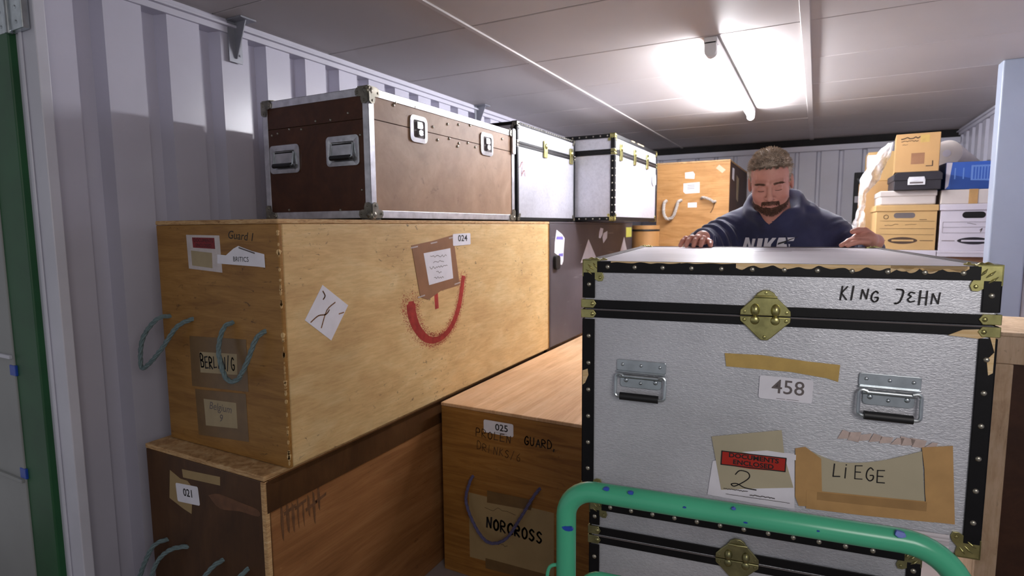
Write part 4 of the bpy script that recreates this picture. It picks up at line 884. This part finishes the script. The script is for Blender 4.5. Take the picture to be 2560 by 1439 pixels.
tt = thing('paper_roll', 'fat white paper roll lying behind the brown carton and blue box', 'roll', (.70, 4.50, wz(.435))); d_ = Vector((.30, .95, -.04))
Geo().tube([(0, 0, 0), tuple(d_*.35), tuple(d_)], .080, 24).build('roll', M_cartonwarm, tt, smooth=True); Geo().tube([tuple(-d_.normalized()*.002), tuple(d_.normalized()*.01)], .022, 14).build('core', M_cartonw, tt)
tt = thing('box_stack_support', 'brown carton under the white paper roll, behind the blue box', 'box', loc3(.79, 4.62, -.43)); tt.name = 'carton'
Geo().box(-.13, .13, .14, .6, -.97, .755).build('body', M_carton, tt, bevel=.004); Geo().box(-.13, .13, .29, .31, .755, .7555).build('parcel_tape', M_tape, tt)
tt = thing('carton', 'brown carton standing left of the shallow off-white box, half under plastic', 'box', loc3(.315, 4.68, -.43)); Geo().box(-.05, .25, .08, .35, -.97, .725).build('body', M_carton, tt, bevel=.006); Geo().box(-.052, .252, .16, .19, .55, .7262).build('parcel_tape', M_tape, tt)
tt = thing('carton', 'small pale carton on the half-covered carton, under plastic wrap', 'box', loc3(.40, 4.78, .297)); Geo().box(-.10, .14, 0, .28, 0, .20).build('body', M_carton2, tt, bevel=.004); Geo().box(-.102, -.03, -.001, .1, .10, .18).build('label_patch', M_paper, tt)
# crumpled plastic wrap falling down the left of the stack
nu, nv = 30, 44; V = []; F = []
left = [(.385, .515), (.330, .46), (.262, .34), (.245, .29), (.240, .20), (.238, .10), (.215, .0), (.185, -.08), (.17, -.16), (.15, -.30), (.16, -.50)]
right = [(.42, .52), (.41, .45), (.36, .33), (.345, .28), (.285, .20), (.275, .10), (.285, .0), (.285, -.08), (.285, -.16), (.28, -.30), (.28, -.50)]
for j in range(nv):
    q = j/(nv-1)*(len(left)-1); k = min(int(q), len(left)-2); s_ = q-k
    l = [left[k][c]*(1-s_)+left[k+1][c]*s_ for c in (0, 1)]; rr_ = [right[k][c]*(1-s_)+right[k+1][c]*s_ for c in (0, 1)]
    for i in range(nu):
        w_ = i/(nu-1); x = l[0]*(1-w_)+rr_[0]*w_; z = l[1]*(1-w_)+rr_[1]*w_
        nz = mnoise.noise(Vector((x*22, z*10, 3)))*.035+mnoise.noise(Vector((x*60, z*30, 7)))*.014
        V.append((x+mnoise.noise(Vector((x*30, z*30, 1)))*.012, 4.50+nz-.02*math.sin(w_*3.1), wz(z)+mnoise.noise(Vector((x*40, z*40, 9)))*.008))
for j in range(nv-1):
    for i in range(nu-1): a_ = j*nu+i; F.append((a_, a_+1, a_+nu+1, a_+nu))
g = Geo().add(V, F); o = g.build('plastic_wrap', M_wrap, smooth=True); tag(o, 'crumpled clear plastic sheeting hanging down the left of the box stack', 'plastic sheet')
# ================================================================== THE MAN
def sm_min(a, b, k): h = np.clip(.5+.5*(b-a)/k, 0, 1); return b+(a-b)*h-k*h*(1-h)
def sm_max(a, b, k): return -sm_min(-a, -b, k)
def sph(P, c, r): return np.sqrt(((P-np.array(c))**2).sum(-1))-r
def ell(P, c, r):
    q = (P-np.array(c)); r = np.array(r); k0 = np.sqrt(((q/r)**2).sum(-1)); k1 = np.sqrt(((q/(r*r))**2).sum(-1))+1e-9
    return k0*(k0-1)/k1
def cone(P, a, b, ra, rb):
    a = np.array(a, float); b = np.array(b, float); d = b-a; t = np.clip(((P-a)@d)/(d@d), 0, 1)
    return np.sqrt((((P-a)-t[..., None]*d)**2).sum(-1))-(ra+(rb-ra)*t)
def chain(P, pts, rad, k=.006):
    d = None
    for i in range(len(pts)-1):
        c = cone(P, pts[i], pts[i+1], rad[i], rad[i+1]); d = c if d is None else sm_min(d, c, k)
    return d
def axis_(segs):
    """non-uniform sample positions: [(start, step), ..., (end, 0)]"""
    out = []
    for (a, h), (b, _) in zip(segs[:-1], segs[1:]): out += list(np.arange(a, b-h*.4, h))
    return np.array(out+[segs[-1][0]])
def surface_nets(f, X, Y, Z, blk=10):
    """dual contouring of an implicit body on a rectilinear grid; far blocks are skipped"""
    nx, ny, nz = len(X), len(Y), len(Z); Fd = np.full((nx, ny, nz), 1.0, np.float32)
    cells = []; cs = []
    for i in range(0, nx, blk):
        for j in range(0, ny, blk):
            for k in range(0, nz, blk):
                i2, j2, k2 = min(i+blk, nx)-1, min(j+blk, ny)-1, min(k+blk, nz)-1
                lo = np.array((X[i], Y[j], Z[k])); hi = np.array((X[i2], Y[j2], Z[k2])); cells.append((i, j, k, i2+1, j2+1, k2+1, np.linalg.norm(hi-lo)/2)); cs.append((lo+hi)/2)
    vals = f(np.array(cs))
    for (i, j, k, i2, j2, k2, R), v in zip(cells, vals):
        if abs(v) > R*1.5+.02: Fd[i:i2, j:j2, k:k2] = np.sign(v); continue
        G_ = np.stack(np.meshgrid(X[i:i2], Y[j:j2], Z[k:k2], indexing='ij'), -1)
        Fd[i:i2, j:j2, k:k2] = f(G_.reshape(-1, 3)).reshape(G_.shape[:3])
    s = Fd < 0
    c8 = [(a, b, c) for a in (0, 1) for b in (0, 1) for c in (0, 1)]
    sl = lambda A, a, b, c: A[a:nx-1+a, b:ny-1+b, c:nz-1+c]
    cnt = sum(sl(s, *c).astype(np.int8) for c in c8); act = (cnt > 0) & (cnt < 8)
    I = np.argwhere(act); idx = -np.ones(act.shape, np.int32); idx[act] = np.arange(len(I))
    acc = np.zeros((len(I), 3)); w = np.zeros(len(I)); i, j, k = I.T
    for a in c8:
        for d in range(3):
            if a[d]: continue
            b = list(a); b[d] = 1
            va = Fd[i+a[0], j+a[1], k+a[2]]; vb = Fd[i+b[0], j+b[1], k+b[2]]; m = (va < 0) != (vb < 0)
            t = np.where(m, va/np.where(m, va-vb, 1), 0)
            pa = np.stack((X[i+a[0]], Y[j+a[1]], Z[k+a[2]]), -1); pb = np.stack((X[i+b[0]], Y[j+b[1]], Z[k+b[2]]), -1)
            acc += np.where(m[:, None], pa+(pb-pa)*t[:, None], 0); w += m
    V = acc/np.maximum(w, 1)[:, None]; faces = []
    for d in range(3):
        o1, o2 = [(1, 2), (2, 0), (0, 1)][d]
        A = s[tuple(slice(0, n-1) if q == d else slice(1, n-1) for q, n in enumerate((nx, ny, nz)))]
        B = s[tuple(slice(1, n) if q == d else slice(1, n-1) for q, n in enumerate((nx, ny, nz)))]
        E = np.argwhere(A != B); sg = A[tuple(E.T)]; base = E.copy()
        for q in range(3):
            if q != d: base[:, q] += 1
        e1 = np.zeros(3, int); e1[o1] = 1; e2 = np.zeros(3, int); e2[o2] = 1
        q4 = np.stack([idx[tuple((base-e1-e2).T)], idx[tuple((base-e2).T)], idx[tuple(base.T)], idx[tuple((base-e1).T)]], 1)
        q4[~sg] = q4[~sg][:, ::-1]; faces.append(q4)
    Fq = np.concatenate(faces); Fq = Fq[(Fq >= 0).all(1)]
    return V, Fq
def np_mesh(name, V, F, m, parent, base, smooth=True):
    me = bpy.data.meshes.new(name); V = V-np.array(base)
    me.vertices.add(len(V)); me.vertices.foreach_set('co', V.astype(np.float32).ravel())
    me.loops.add(F.size); me.loops.foreach_set('vertex_index', F.astype(np.int32).ravel())
    me.polygons.add(len(F)); me.polygons.foreach_set('loop_start', np.arange(0, F.size, F.shape[1], dtype=np.int32))
    me.update(calc_edges=True); me.validate(); me.materials.append(m)
    if smooth: me.shade_smooth()
    o = bpy.data.objects.new(name, me); C.objects.link(o); o.parent = parent; return o
HC = np.array((-.161, 2.400, .160)); HS = .93                     # head centre between the eyes, from the eye point
hp, hr, hyw = math.radians(20), math.radians(-3), math.radians(0)
# head axes in the room: x = picture right, y = towards the camera, z = up, pitched down
fx = np.array((math.cos(hr), 0, math.sin(-hr)))
fwd = np.array((.04, -math.cos(hp), -math.sin(hp))); fwd /= np.linalg.norm(fwd)
upv = np.cross(fx, -fwd); upv = np.cross(fwd, fx)
if upv[2] < 0: upv = -upv
upv /= np.linalg.norm(upv); fx = np.cross(upv, fwd); fx *= np.sign(fx[0]); fx /= np.linalg.norm(fx)
RH = np.stack((fx, fwd, upv), 1)                         # local -> room
def HL(P): return (P-HC)@RH/HS
def HW(p): return HC+RH@np.array(p)*HS
def head_sdf(L):
    X = L[..., 0]; S_ = L.copy(); S_[..., 0] = np.abs(X)  # symmetric features
    d = ell(L, (0, -.020, .036), (.077, .097, .088))
    d = sm_min(d, ell(L, (0, .018, -.028), (.069, .068, .082)), .02)
    d = sm_min(d, ell(L, (0, .020, -.072), (.062, .056, .044)), .02)      # broad jaw
    d = sm_min(d, ell(L, (0, .054, -.100), (.026, .022, .018)), .018)     # chin
    d = sm_min(d, ell(S_, (.040, .055, -.034), (.026, .024, .028)), .014)  # cheeks
    d = sm_min(d, cone(S_, (.010, .079, .016), (.046, .066, .018), .009, .007), .012)  # brow
    d = sm_max(d, -ell(S_, (.031, .094, -.002), (.020, .0175, .013)), .008)  # sockets
    d = sm_min(d, ell(S_, (.031, .071, -.003), (.0155, .0135, .0115)), .004)  # lidded eyes
    d = sm_min(d, cone(S_, (.019, .0825, -.0085), (.043, .075, -.0085), .0022, .0018), .003)  # upper lid edge
    d = sm_min(d, cone(L, (0, .083, .006), (0, .103, -.034), .0068, .0105), .007)  # nose
    d = sm_min(d, sph(L, (0, .104, -.037), .0125), .006)
    d = sm_min(d, ell(S_, (.0135, .090, -.040), (.0085, .011, .0075)), .004)
    d = sm_max(d, -sph(S_, (.007, .098, -.050), .0035), .003)
    d = sm_min(d, ell(L, (0, .080, -.058), (.024, .010, .010)), .008)
    d = sm_min(d, ell(L, (0, .0865, -.0650), (.021, .0065, .0042)), .003)   # upper lip
    d = sm_min(d, ell(L, (0, .0860, -.0745), (.018, .0070, .0050)), .003)   # lower lip
    d = sm_max(d, -ell(L, (0, .0945, -.0697), (.022, .004, .0012)), .002)   # mouth line
    e = ell(S_, (.078, -.010, -.006), (.009, .019, .031)); e = sm_max(e, -ell(S_, (.088, -.006, -.002), (.006, .010, .018)), .004)
    d = sm_min(d, e, .006)
    return d
# joints, metres from the eye point
NK = (-.148, 2.53, .005)
SHL, ELL, WRL = (-.305, 2.53, -.030), (-.405, 2.37, -.090), (-.372, 2.225, -.046)
SHR, ELR, WRR = (.045, 2.55, -.045), (.155, 2.50, -.150), (.186, 2.392, -.062)
TZ = -.080
def fingers():
    """(points, radii) per finger, both hands"""
    out = []
    # left of picture: palm down, knuckles raised, four tips towards the camera
    kn = [(-.418, 2.198, -.050), (-.400, 2.188, -.044), (-.380, 2.184, -.043), (-.360, 2.188, -.047)]
    tip = [(-.437, 2.150, TZ+.0078), (-.413, 2.132, TZ+.0078), (-.386, 2.128, TZ+.0078), (-.362, 2.134, TZ+.0078)]
    for i, (a, b) in enumerate(zip(kn, tip)):
        a = np.array(a); b = np.array(b); m1 = a*.62+b*.38+np.array((0, 0, .010)); m2 = a*.28+b*.72+np.array((0, 0, .008))
        out.append(([a, m1, m2, b], [.0098, .0092, .0086, .0078]))
    out.append(([(-.358, 2.215, -.052), (-.340, 2.190, -.062), (-.334, 2.165, TZ+.009)], [.011, .0105, .009]))
    # right of picture: hand laid along the corner, fingers pointing inwards, thumb raised
    kn = [(.152, 2.330, -.050), (.150, 2.338, -.036), (.146, 2.350, -.026), (.140, 2.362, -.022)]
    kn = [(.158, 2.315, -.062), (.154, 2.328, -.049), (.148, 2.340, -.040), (.142, 2.352, -.034)]
    tip = [(.098, 2.287, TZ+.0075), (.079, 2.290, TZ+.0078), (.082, 2.300, TZ+.0078), (.094, 2.312, TZ+.0075)]
    for i, (a, b) in enumerate(zip(kn, tip)):
        a = np.array(a); b = np.array(b); m1 = a*.6+b*.4+np.array((0, 0, .006)); m2 = a*.28+b*.72+np.array((0, 0, .005))
        out.append(([a, m1, m2, b], [.0105, .0095, .0088, .0078]))
    out.append(([(.170, 2.362, -.038), (.150, 2.345, -.022), (.128, 2.330, -.021), (.112, 2.322, -.026)], [.012, .0105, .0098, .0085]))
    return out
FG = fingers()
def body_sdf(P):
    d = head_sdf(HL(P))*HS
    nb = HW((0, -.025, -.075)); nf = HW((0, .02, -.09))
    d = sm_min(d, cone(P, nb, NK, .060, .066), .02)
    d = sm_min(d, cone(P, nf, (NK[0], NK[1]-.045, NK[2]-.05), .036, .045), .02)
    d = sm_min(d, ell(P, (-.135, 2.53, -.16), (.155, .095, .19)), .05)
    d = sm_min(d, ell(P, (-.13, 2.58, -.40), (.14, .10, .17)), .05)
    d = sm_min(d, ell(P, (-.13, 2.60, -.54), (.15, .11, .10)), .04)
    for a, b, c in ((SHL, ELL, WRL), (SHR, ELR, WRR)):
        d = sm_min(d, cone(P, a, b, .052, .042), .03); d = sm_min(d, cone(P, b, c, .042, .025), .012)
    for s in (-1, 1):
        d = sm_min(d, cone(P, (-.13+s*.085, 2.60, -.58), (-.13+s*.10, 2.58, -.98), .080, .052), .02)
        d = sm_min(d, cone(P, (-.13+s*.10, 2.58, -.98), (-.13+s*.11, 2.64, -1.33), .050, .034), .012)
        d = sm_min(d, cone(P, (-.13+s*.11, 2.65, -1.34), (-.13+s*.125, 2.53, -1.368), .032, .024), .012)
    # palms
    d = sm_min(d, ell(P, (-.385, 2.208, -.055), (.034, .026, .017)), .008)
    d = sm_min(d, cone(P, WRL, (-.382, 2.205, -.054), .023, .020), .010)
    d = sm_min(d, cone(P, WRR, (.160, 2.345, -.052), .024, .024), .010)
    d = sm_min(d, ell(P, (.165, 2.350, -.052), (.026, .030, .023)), .008)
    for pts, rad in FG: d = sm_min(d, chain(P, pts, rad, .004), .0035)
    return d
man = thing('person', 'bearded man in a navy hoodie leaning over the big silver trunk', 'person', (-.13, 2.60, 0))
BASE = (-.13, 2.60, -EYE)
hair_c = None
m, nt, b = newmat('skin'); v = coords(nt)
c = ramp(nt, noise(nt, v, 14, 5), [(0.3, lin((190, 128, 112))), (0.7, lin((212, 154, 136)))])
nt.links.new(c, b.inputs['Base Color']); b.inputs['Roughness'].default_value = .5; b.inputs['Subsurface Weight'].default_value = .08; b.inputs['Subsurface Radius'].default_value = (.01, .004, .002)
bump(nt, b, noise(nt, v, 220, 3), .12, .001); M_skin = m
M_hair = plain('greying_brown_hair', (186, 168, 150), .75, 0, .22, 60, .2, 260)
M_beard = plain('dark_brown_beard', (98, 66, 50), .75, 0, .35, 120, .5, 300)
M_brow = plain('eyebrow_hair', (112, 80, 62), .8)
M_lash = plain('lash_line', (58, 34, 28), .8)
M_lip = plain('lip', (140, 78, 70), .5)
m, nt, b = newmat('navy_hoodie_fleece'); v = coords(nt)
nt.links.new(ramp(nt, noise(nt, v, 9, 5), [(0.3, lin((36, 39, 68))), (0.7, lin((54, 58, 94)))]), b.inputs['Base Color']); b.inputs['Roughness'].default_value = .9
b.inputs['Sheen Weight'].default_value = .35; b.inputs['Sheen Roughness'].default_value = .5; bump(nt, b, noise(nt, v, 300, 3), .3, .001); M_hood = m
M_hoodlight = plain('hood_lining', (76, 78, 112), .9)
M_jeans = plain('dark_jeans', (40, 44, 60), .9)
X = axis_([(-.48, .0024), (-.325, .006), (-.250, .0024), (-.062, .006), (.06, .0024), (.225, .006), (.24, 0)])
Y = axis_([(2.11, .0024), (2.51, .008), (2.78, 0)])
Z = axis_([(-1.42, .014), (-.10, .0024), (.30, 0)])
V, F = surface_nets(body_sdf, X, Y, Z)
body = np_mesh('body', V, F, M_skin, man, BASE)
# hair: cap over the cranium with a ragged front hairline, then short locks
def nz3(P, s, seed=0.0):
    q = P*s+seed; return (np.sin(q[..., 0]*1.7+1.3*np.sin(q[..., 1]*1.1))+np.sin(q[..., 1]*1.9+1.1*np.sin(q[..., 2]*1.3))+np.sin(q[..., 2]*1.6+1.2*np.sin(q[..., 0]*1.5)))/3
def hair_line(L):
    """negative inside the haired region"""
    z = L[..., 2]; y = L[..., 1]; x = np.abs(L[..., 0])
    top = .064-z+np.clip(y-.02, -1, .06)*.25-.004*np.sin(x*260)               # forehead limit
    sideb = np.maximum(y-(.022-.10*np.clip(.02-z, 0, 1)), -.050-z)            # temples and nape
    return np.minimum(top, np.where(y < .03, np.maximum(sideb, -.060-z), 1))
def hair_sdf(P):
    L = HL(P); t = .003+.004*np.clip((L[..., 2]-.03)/.08, 0, 1)+.0014*nz3(L, 70)
    return sm_max(sm_min(ell(L, (0, -.020, .036), (.077, .097, .088)), ell(L, (0, -.03, -.01), (.070, .075, .06)), .01)-t, hair_line(L), .006)*HS
g_ = np.arange(-.13, .14, .0026); c0 = HC
V, F = surface_nets(hair_sdf, c0[0]+g_[(g_ > -.1) & (g_ < .1)], c0[1]+np.arange(-.14, .15, .0026), c0[2]+np.arange(-.09, .16, .0026))
hair = np_mesh('hair', V, F, M_hair, man, BASE)
def tufts(name, sdf, region, dirf, n, ln, wd, m, seed, box_lo, box_hi, parent):
    """short tapered locks growing from the surface where region < 0"""
    rn = np.random.RandomState(seed); P = rn.uniform(box_lo, box_hi, (n*14, 3)); P = HC+P@RH.T*HS
    for _ in range(6):
        e = 1e-3; d = sdf(P); Gd = np.stack([(sdf(P+np.eye(3)[k]*e)-d)/e for k in range(3)], -1); P = P-Gd*d[:, None]
    ok = (np.abs(sdf(P)) < .001) & (region(HL(P)) < 0); P = P[ok][:n]; Gd = Gd[ok][:n]
    Gd /= np.linalg.norm(Gd, axis=1)[:, None]+1e-9; V = []; F = []
    for p, g0 in zip(P, Gd):
        L = HL(p[None])[0]; d = dirf(L, g0); d = d+rn.normal(0, .17, 3); d /= np.linalg.norm(d)
        s_ = np.cross(d, g0); s_ /= np.linalg.norm(s_)+1e-9; l = ln*rn.uniform(.6, 1.25); k = len(V); w = wd*rn.uniform(.7, 1.2)
        V += [p-s_*w-g0*.001, p+s_*w-g0*.001, p+d*l*.55+g0*l*.12+s_*w*.7, p+d*l*.55+g0*l*.12-s_*w*.7, p+d*l]
        F += [(k, k+1, k+2, k+3), (k+3, k+2, k+4)]
    o = Geo(); o.V = [tuple(np.array(v)-np.array(BASE)) for v in V]; o.F = F
    me = bpy.data.meshes.new(name); me.from_pydata(o.V, [], F); me.materials.append(m); q = bpy.data.objects.new(name, me); C.objects.link(q); q.parent = parent; q['kind'] = 'stuff'; return q
def hdir(L, g0): return RH@np.array((.25*np.sign(L[0])*abs(L[0])/.07, .75 if L[2] > .07 else .15, .35 if L[2] > .05 else -.6))+g0*.55
tufts('hair_locks', hair_sdf, lambda L: hair_line(L)+.0, hdir, 4200, .010, .0011, M_hair, 4, (-.09, -.12, -.05), (.09, .11, .15), hair)
def beard_region(L):
    x = np.abs(L[..., 0]); y = L[..., 1]; z = L[..., 2]
    jaw = np.maximum(z-(-.080+.45*np.clip(x-.030, 0, 1)-.004*nz3(L, 90)), -(y+.0))          # chin and jaw line
    mous = np.maximum(np.maximum(np.abs(z+.0600+.16*np.clip(x-.012, 0, 1))-(.0068+.0012*nz3(L, 150)), x-.033), .06-y)
    corner = np.maximum(np.abs(x-.030)-.006, np.maximum(z+.055, .05-y))
    side_ = np.maximum(np.maximum(z+.010, .014-y*0-.0), np.maximum(y-.018, -.012-y))
    side_ = np.maximum(np.maximum(z+.005, y-.022), np.maximum(-.010-y, .05-x))
    lips = np.sqrt((x/.014)**2+((z+.0745)/.0042)**2)-1
    corner = np.maximum(np.abs(x-.0315+.12*(z+.075))-(.0032+.0012*nz3(L, 170)), np.maximum(np.maximum(z+.062, -.095-z), .05-y))
    r = np.minimum(np.minimum(jaw, mous), corner); return np.maximum(r, -lips*.01)
def beard_sdf(P):
    L = HL(P); return sm_max(head_sdf(L)-.0012-.0010*nz3(L, 260), beard_region(L), .003)
V, F = surface_nets(beard_sdf, c0[0]+np.arange(-.082, .083, .0018), c0[1]+np.arange(-.12, .06, .0018), c0[2]+np.arange(-.16, .02, .0018))
beard = np_mesh('beard', V, F, M_beard, man, BASE)
hs = lambda P: head_sdf(HL(P))-.002
tufts('beard_hairs', hs, beard_region, lambda L, g0: RH@np.array((0, .1, -.8))+g0*.4, 2200, .0075, .0007, M_beard, 8, (-.075, -.02, -.13), (.075, .11, .0), beard)
for s in (-1, 1):
    reg = lambda L, s=s: np.maximum(np.abs(L[..., 2]-.0165+6.*(np.abs(L[..., 0])-.029)**2)-.0034, np.maximum(np.abs(L[..., 0]-s*.032)-.018, .03-L[..., 1]))
    tufts('eyebrow', hs, reg, lambda L, g0, s=s: RH@np.array((s*.9, .1, .25))+g0*.25, 260, .008, .0007, M_brow, 11+s, (-.06, .04, -.0), (.06, .11, .04), body)
    pts = [(s*(.018+.026*q), 0, -.0115-.0022*math.sin(math.pi*q)) for q in np.linspace(0, 1, 9)]; L_ = []
    for p in pts:
        p = np.array((p[0], .12, p[2]))
        for _ in range(30): p[1] -= head_sdf(p[None])[0]*.8
        L_.append(tuple(HW(p)-np.array(BASE)))
    Geo().tube(L_, [.0005]+[.0014]*7+[.0005], 6).build('lash_line', M_lash, body, smooth=True)
L_ = []
for q in np.linspace(-1, 1, 11):
    p = np.array((q*.021, .12, -.0697-.0012*(1-abs(q))))
    for _ in range(30): p[1] -= head_sdf(p[None])[0]*.8
    L_.append(tuple(HW(p)-np.array(BASE)))
Geo().tube(L_, [.0003]+[.0010]*9+[.0003], 6).build('mouth_line', M_lash, body, smooth=True)
# hoodie
def folds(P, a, b, amp, freq, ph=0):
    a = np.array(a, float); b = np.array(b, float); d = b-a; L = np.linalg.norm(d); t = ((P-a)@d)/(L*L); w = P[..., 2]*34+P[..., 0]*22
    m_ = np.exp(-((t-.5)/.55)**2); return amp*m_*(np.sin(t*L*freq+np.sin(w)*.9+ph)+.5*np.sin(t*L*freq*1.9+np.cos(w*.7)*1.2+ph*2))
def hood_sdf(P, inner=0.0):
    d = ell(P, (-.135, 2.560, -.15), (.215, .165, .26))
    d = sm_min(d, cone(P, (-.265, 2.54, -.020), (-.010, 2.56, -.030), .088, .088), .04)
    d = sm_min(d, ell(P, (-.13, 2.585, -.42), (.200, .155, .22)), .05)
    wr = np.array(WRL); er = np.array(ELL); a1 = cone(P, SHL, ELL, .078, .064); a2 = cone(P, ELL, wr*.82+er*.18, .062, .040)
    a1 = a1+folds(P, SHL, ELL, .0050, 150); a2 = a2+folds(P, ELL, WRL, .0062, 170, 1)
    d = sm_min(d, sm_min(a1, a2, .012), .025)
    wr = np.array(WRR); er = np.array(ELR); a1 = cone(P, SHR, ELR, .080, .062); a2 = cone(P, ELR, wr*.70+er*.30, .060, .040)
    a1 = a1+folds(P, SHR, ELR, .0040, 130, 2); a2 = a2+folds(P, ELR, WRR, .005, 150)
    d = sm_min(d, sm_min(a1, a2, .012), .025)
    d = d+.0030*nz3(P, 26, 2.0)+.0016*nz3(P, 60, 5.)
    # hood bunched round the neck: tilted ring, low at the throat, high at the nape
    c = np.array((-.150, 2.500, .052)); q = P-c; ti = math.radians(26); y = q[..., 1]*math.cos(ti)+q[..., 2]*math.sin(ti); z = -q[..., 1]*math.sin(ti)+q[..., 2]*math.cos(ti); x = q[..., 0]
    ang = np.arctan2(x, -y); rr = np.sqrt((x/1.02)**2+y**2); tube_r = .019+.013*(1-np.cos(ang))*.5+.0025*np.sin(ang*3+1)+.004*nz3(P, 45, 3.)
    zc_ = -.022*np.exp(-(ang/.5)**2); ring = np.sqrt((rr-.088)**2+((z-zc_)/1.9)**2)-tube_r
    d = sm_min(d, ring, .009)
    d = sm_min(d, ell(P, (-.145, 2.610, .050), (.125, .050, .060))+.004*nz3(P, 60), .02)
    d = sm_min(d, ell(P, (-.045, 2.535, .060), (.045, .050, .030))+.004*nz3(P, 70), .02)
    nb = HW((0, -.025, -.07)); d = sm_max(d, -cone(P, nb+(np.array(nb)-np.array(NK))*.4, NK, .070, .062), .006)   # neck opening
    d = sm_max(d, -cone(P, HW((0, .02, -.07)), (-.150, 2.425, .008), .050, .012), .006)                        # V at the throat
    return sm_max(d, -.60-P[..., 2], .01)
h = .0052
V, F = surface_nets(hood_sdf, np.arange(-.52, .26, h), axis_([(2.16, h), (2.56, .012), (2.80, 0)]), axis_([(-.64, .014), (-.16, h), (.14, 0)]))
hood = np_mesh('hoodie', V, F, M_hood, man, BASE)
# ribbed cuffs
for a, b, k1, k2, R in ((ELL, WRL, .74, .93, .036), (ELR, WRR, .60, .80, .038)):
    a = np.array(a); b = np.array(b); Geo().tube([tuple(a+(b-a)*t-np.array(BASE)) for t in (k1, k1+.04, (k1+k2)/2, k2-.03, k2)], [R*.97, R*1.05, R, R*.96, R*.86], 20, caps=True).build('cuff', M_hood, man, smooth=True)
# drawstring and chest lettering laid on the cloth
def on_cloth(x, z, off=.0025):
    p = np.array((x, 2.15, z))
    for _ in range(60): p[1] += hood_sdf(p[None])[0]*.7
    p[1] -= off; return p
def cloth_poly(name, P, m, parent, off):
    P = [tuple(p) for p in P]; bm = bmesh.new(); bm.faces.new([bm.verts.new((x, 0, z)) for x, z in P]); bmesh.ops.triangulate(bm, faces=bm.faces)
    for _ in range(3): bmesh.ops.subdivide_edges(bm, edges=[e for e in bm.edges if e.calc_length() > .010], cuts=1, use_grid_fill=True)
    bmesh.ops.triangulate(bm, faces=bm.faces)
    V = [on_cloth(v.co.x, v.co.z, off)-np.array(BASE) for v in bm.verts]; bm.verts.index_update(); F = [tuple(v.index for v in fa.verts) for fa in bm.faces]; bm.free()
    me = bpy.data.meshes.new(name); me.from_pydata([tuple(v) for v in V], [], F); me.materials.append(m); o = bpy.data.objects.new(name, me); C.objects.link(o); o.parent = parent; return o
LT = -.049; LH = .060
def letter(P, x0, w, z1=LT, drop=0): return [(x0+a*w+(b-1)*LH*.12, z1-drop-(1-b)*LH) for a, b in P]
Nn = [(0, 0), (.12, 1), (.38, 1), (.66, .42), (.66, .93), (.92, .93), (.92, 0), (.68, 0), (.34, .66), (.28, 0)]
Kk = [(0, 0), (0, .97), (.32, .97), (.32, .62), (.72, .99), (1.1, .99), (.62, .5), (1.05, 0), (.70, 0), (.32, .42), (.32, 0)]
Ee = [(0, 0), (0, .78), (.05, 1), (1.15, 1.02), (1.1, .80), (.34, .76), (.34, .60), (.9, .60), (.9, .42), (.34, .42), (.34, .2), (1, .2), (1, 0)]
lt = M_paper
cloth_poly('chest_letter', letter(Nn, -.250, .050), lt, hood, .0028)
cloth_poly('chest_letter', letter([(0, 0), (0, .95), (1, .95), (1, 0)], -.197, .018), lt, hood, .0028)
cloth_poly('chest_letter', letter(Kk, -.172, .036), lt, hood, .0028)
cloth_poly('chest_letter', letter(Ee, -.127, .050), lt, hood, .0028)
cloth_poly('chest_stroke', [(-.128, -.076), (-.105, -.068), (-.085, -.058), (-.055, -.043), (-.085, -.054), (-.105, -.062), (-.125, -.068)], M_ink, hood, .0042)
for s in (-1, 1):
    Geo().tube([tuple(on_cloth(-.150+s*(.050+.004*q), -.040-.02*q, .003)-np.array(BASE)) for q in range(4)], .0032, 8).build('drawstring', M_hood, hood, smooth=True)
# trousers and shoes
def leg_sdf(P):
    d = ell(P, (-.13, 2.60, -.60), (.185, .150, .13))
    for s in (-1, 1):
        d = sm_min(d, cone(P, (-.13+s*.085, 2.60, -.62), (-.13+s*.10, 2.58, -.98), .100, .072), .03)
        d = sm_min(d, cone(P, (-.13+s*.10, 2.58, -.98), (-.13+s*.11, 2.64, -1.30), .070, .058), .02)
    return sm_max(d+.002*nz3(P, 30), -1.335-P[..., 2], .01)
V, F = surface_nets(leg_sdf, np.arange(-.40, .14, .013), np.arange(2.38, 2.82, .013), np.arange(-1.37, -.42, .013)); np_mesh('trousers', V, F, M_jeans, man, BASE)
for s in (-1, 1):
    def shoe(P, s=s):
        d = cone(P, (-.13+s*.11, 2.665, -1.352), (-.13+s*.13, 2.48, -1.366), .044, .034); d = sm_min(d, cone(P, (-.13+s*.11, 2.66, -1.34), (-.13+s*.11, 2.65, -1.29), .040, .044), .02)
        return sm_max(d, -1.399-P[..., 2], .004)
    V, F = surface_nets(shoe, np.arange(-.13+s*.11-.07, -.13+s*.11+.10, .008), np.arange(2.42, 2.73, .008), np.arange(-1.41, -1.23, .008)); np_mesh('shoe', V, F, M_rubber, man, BASE)
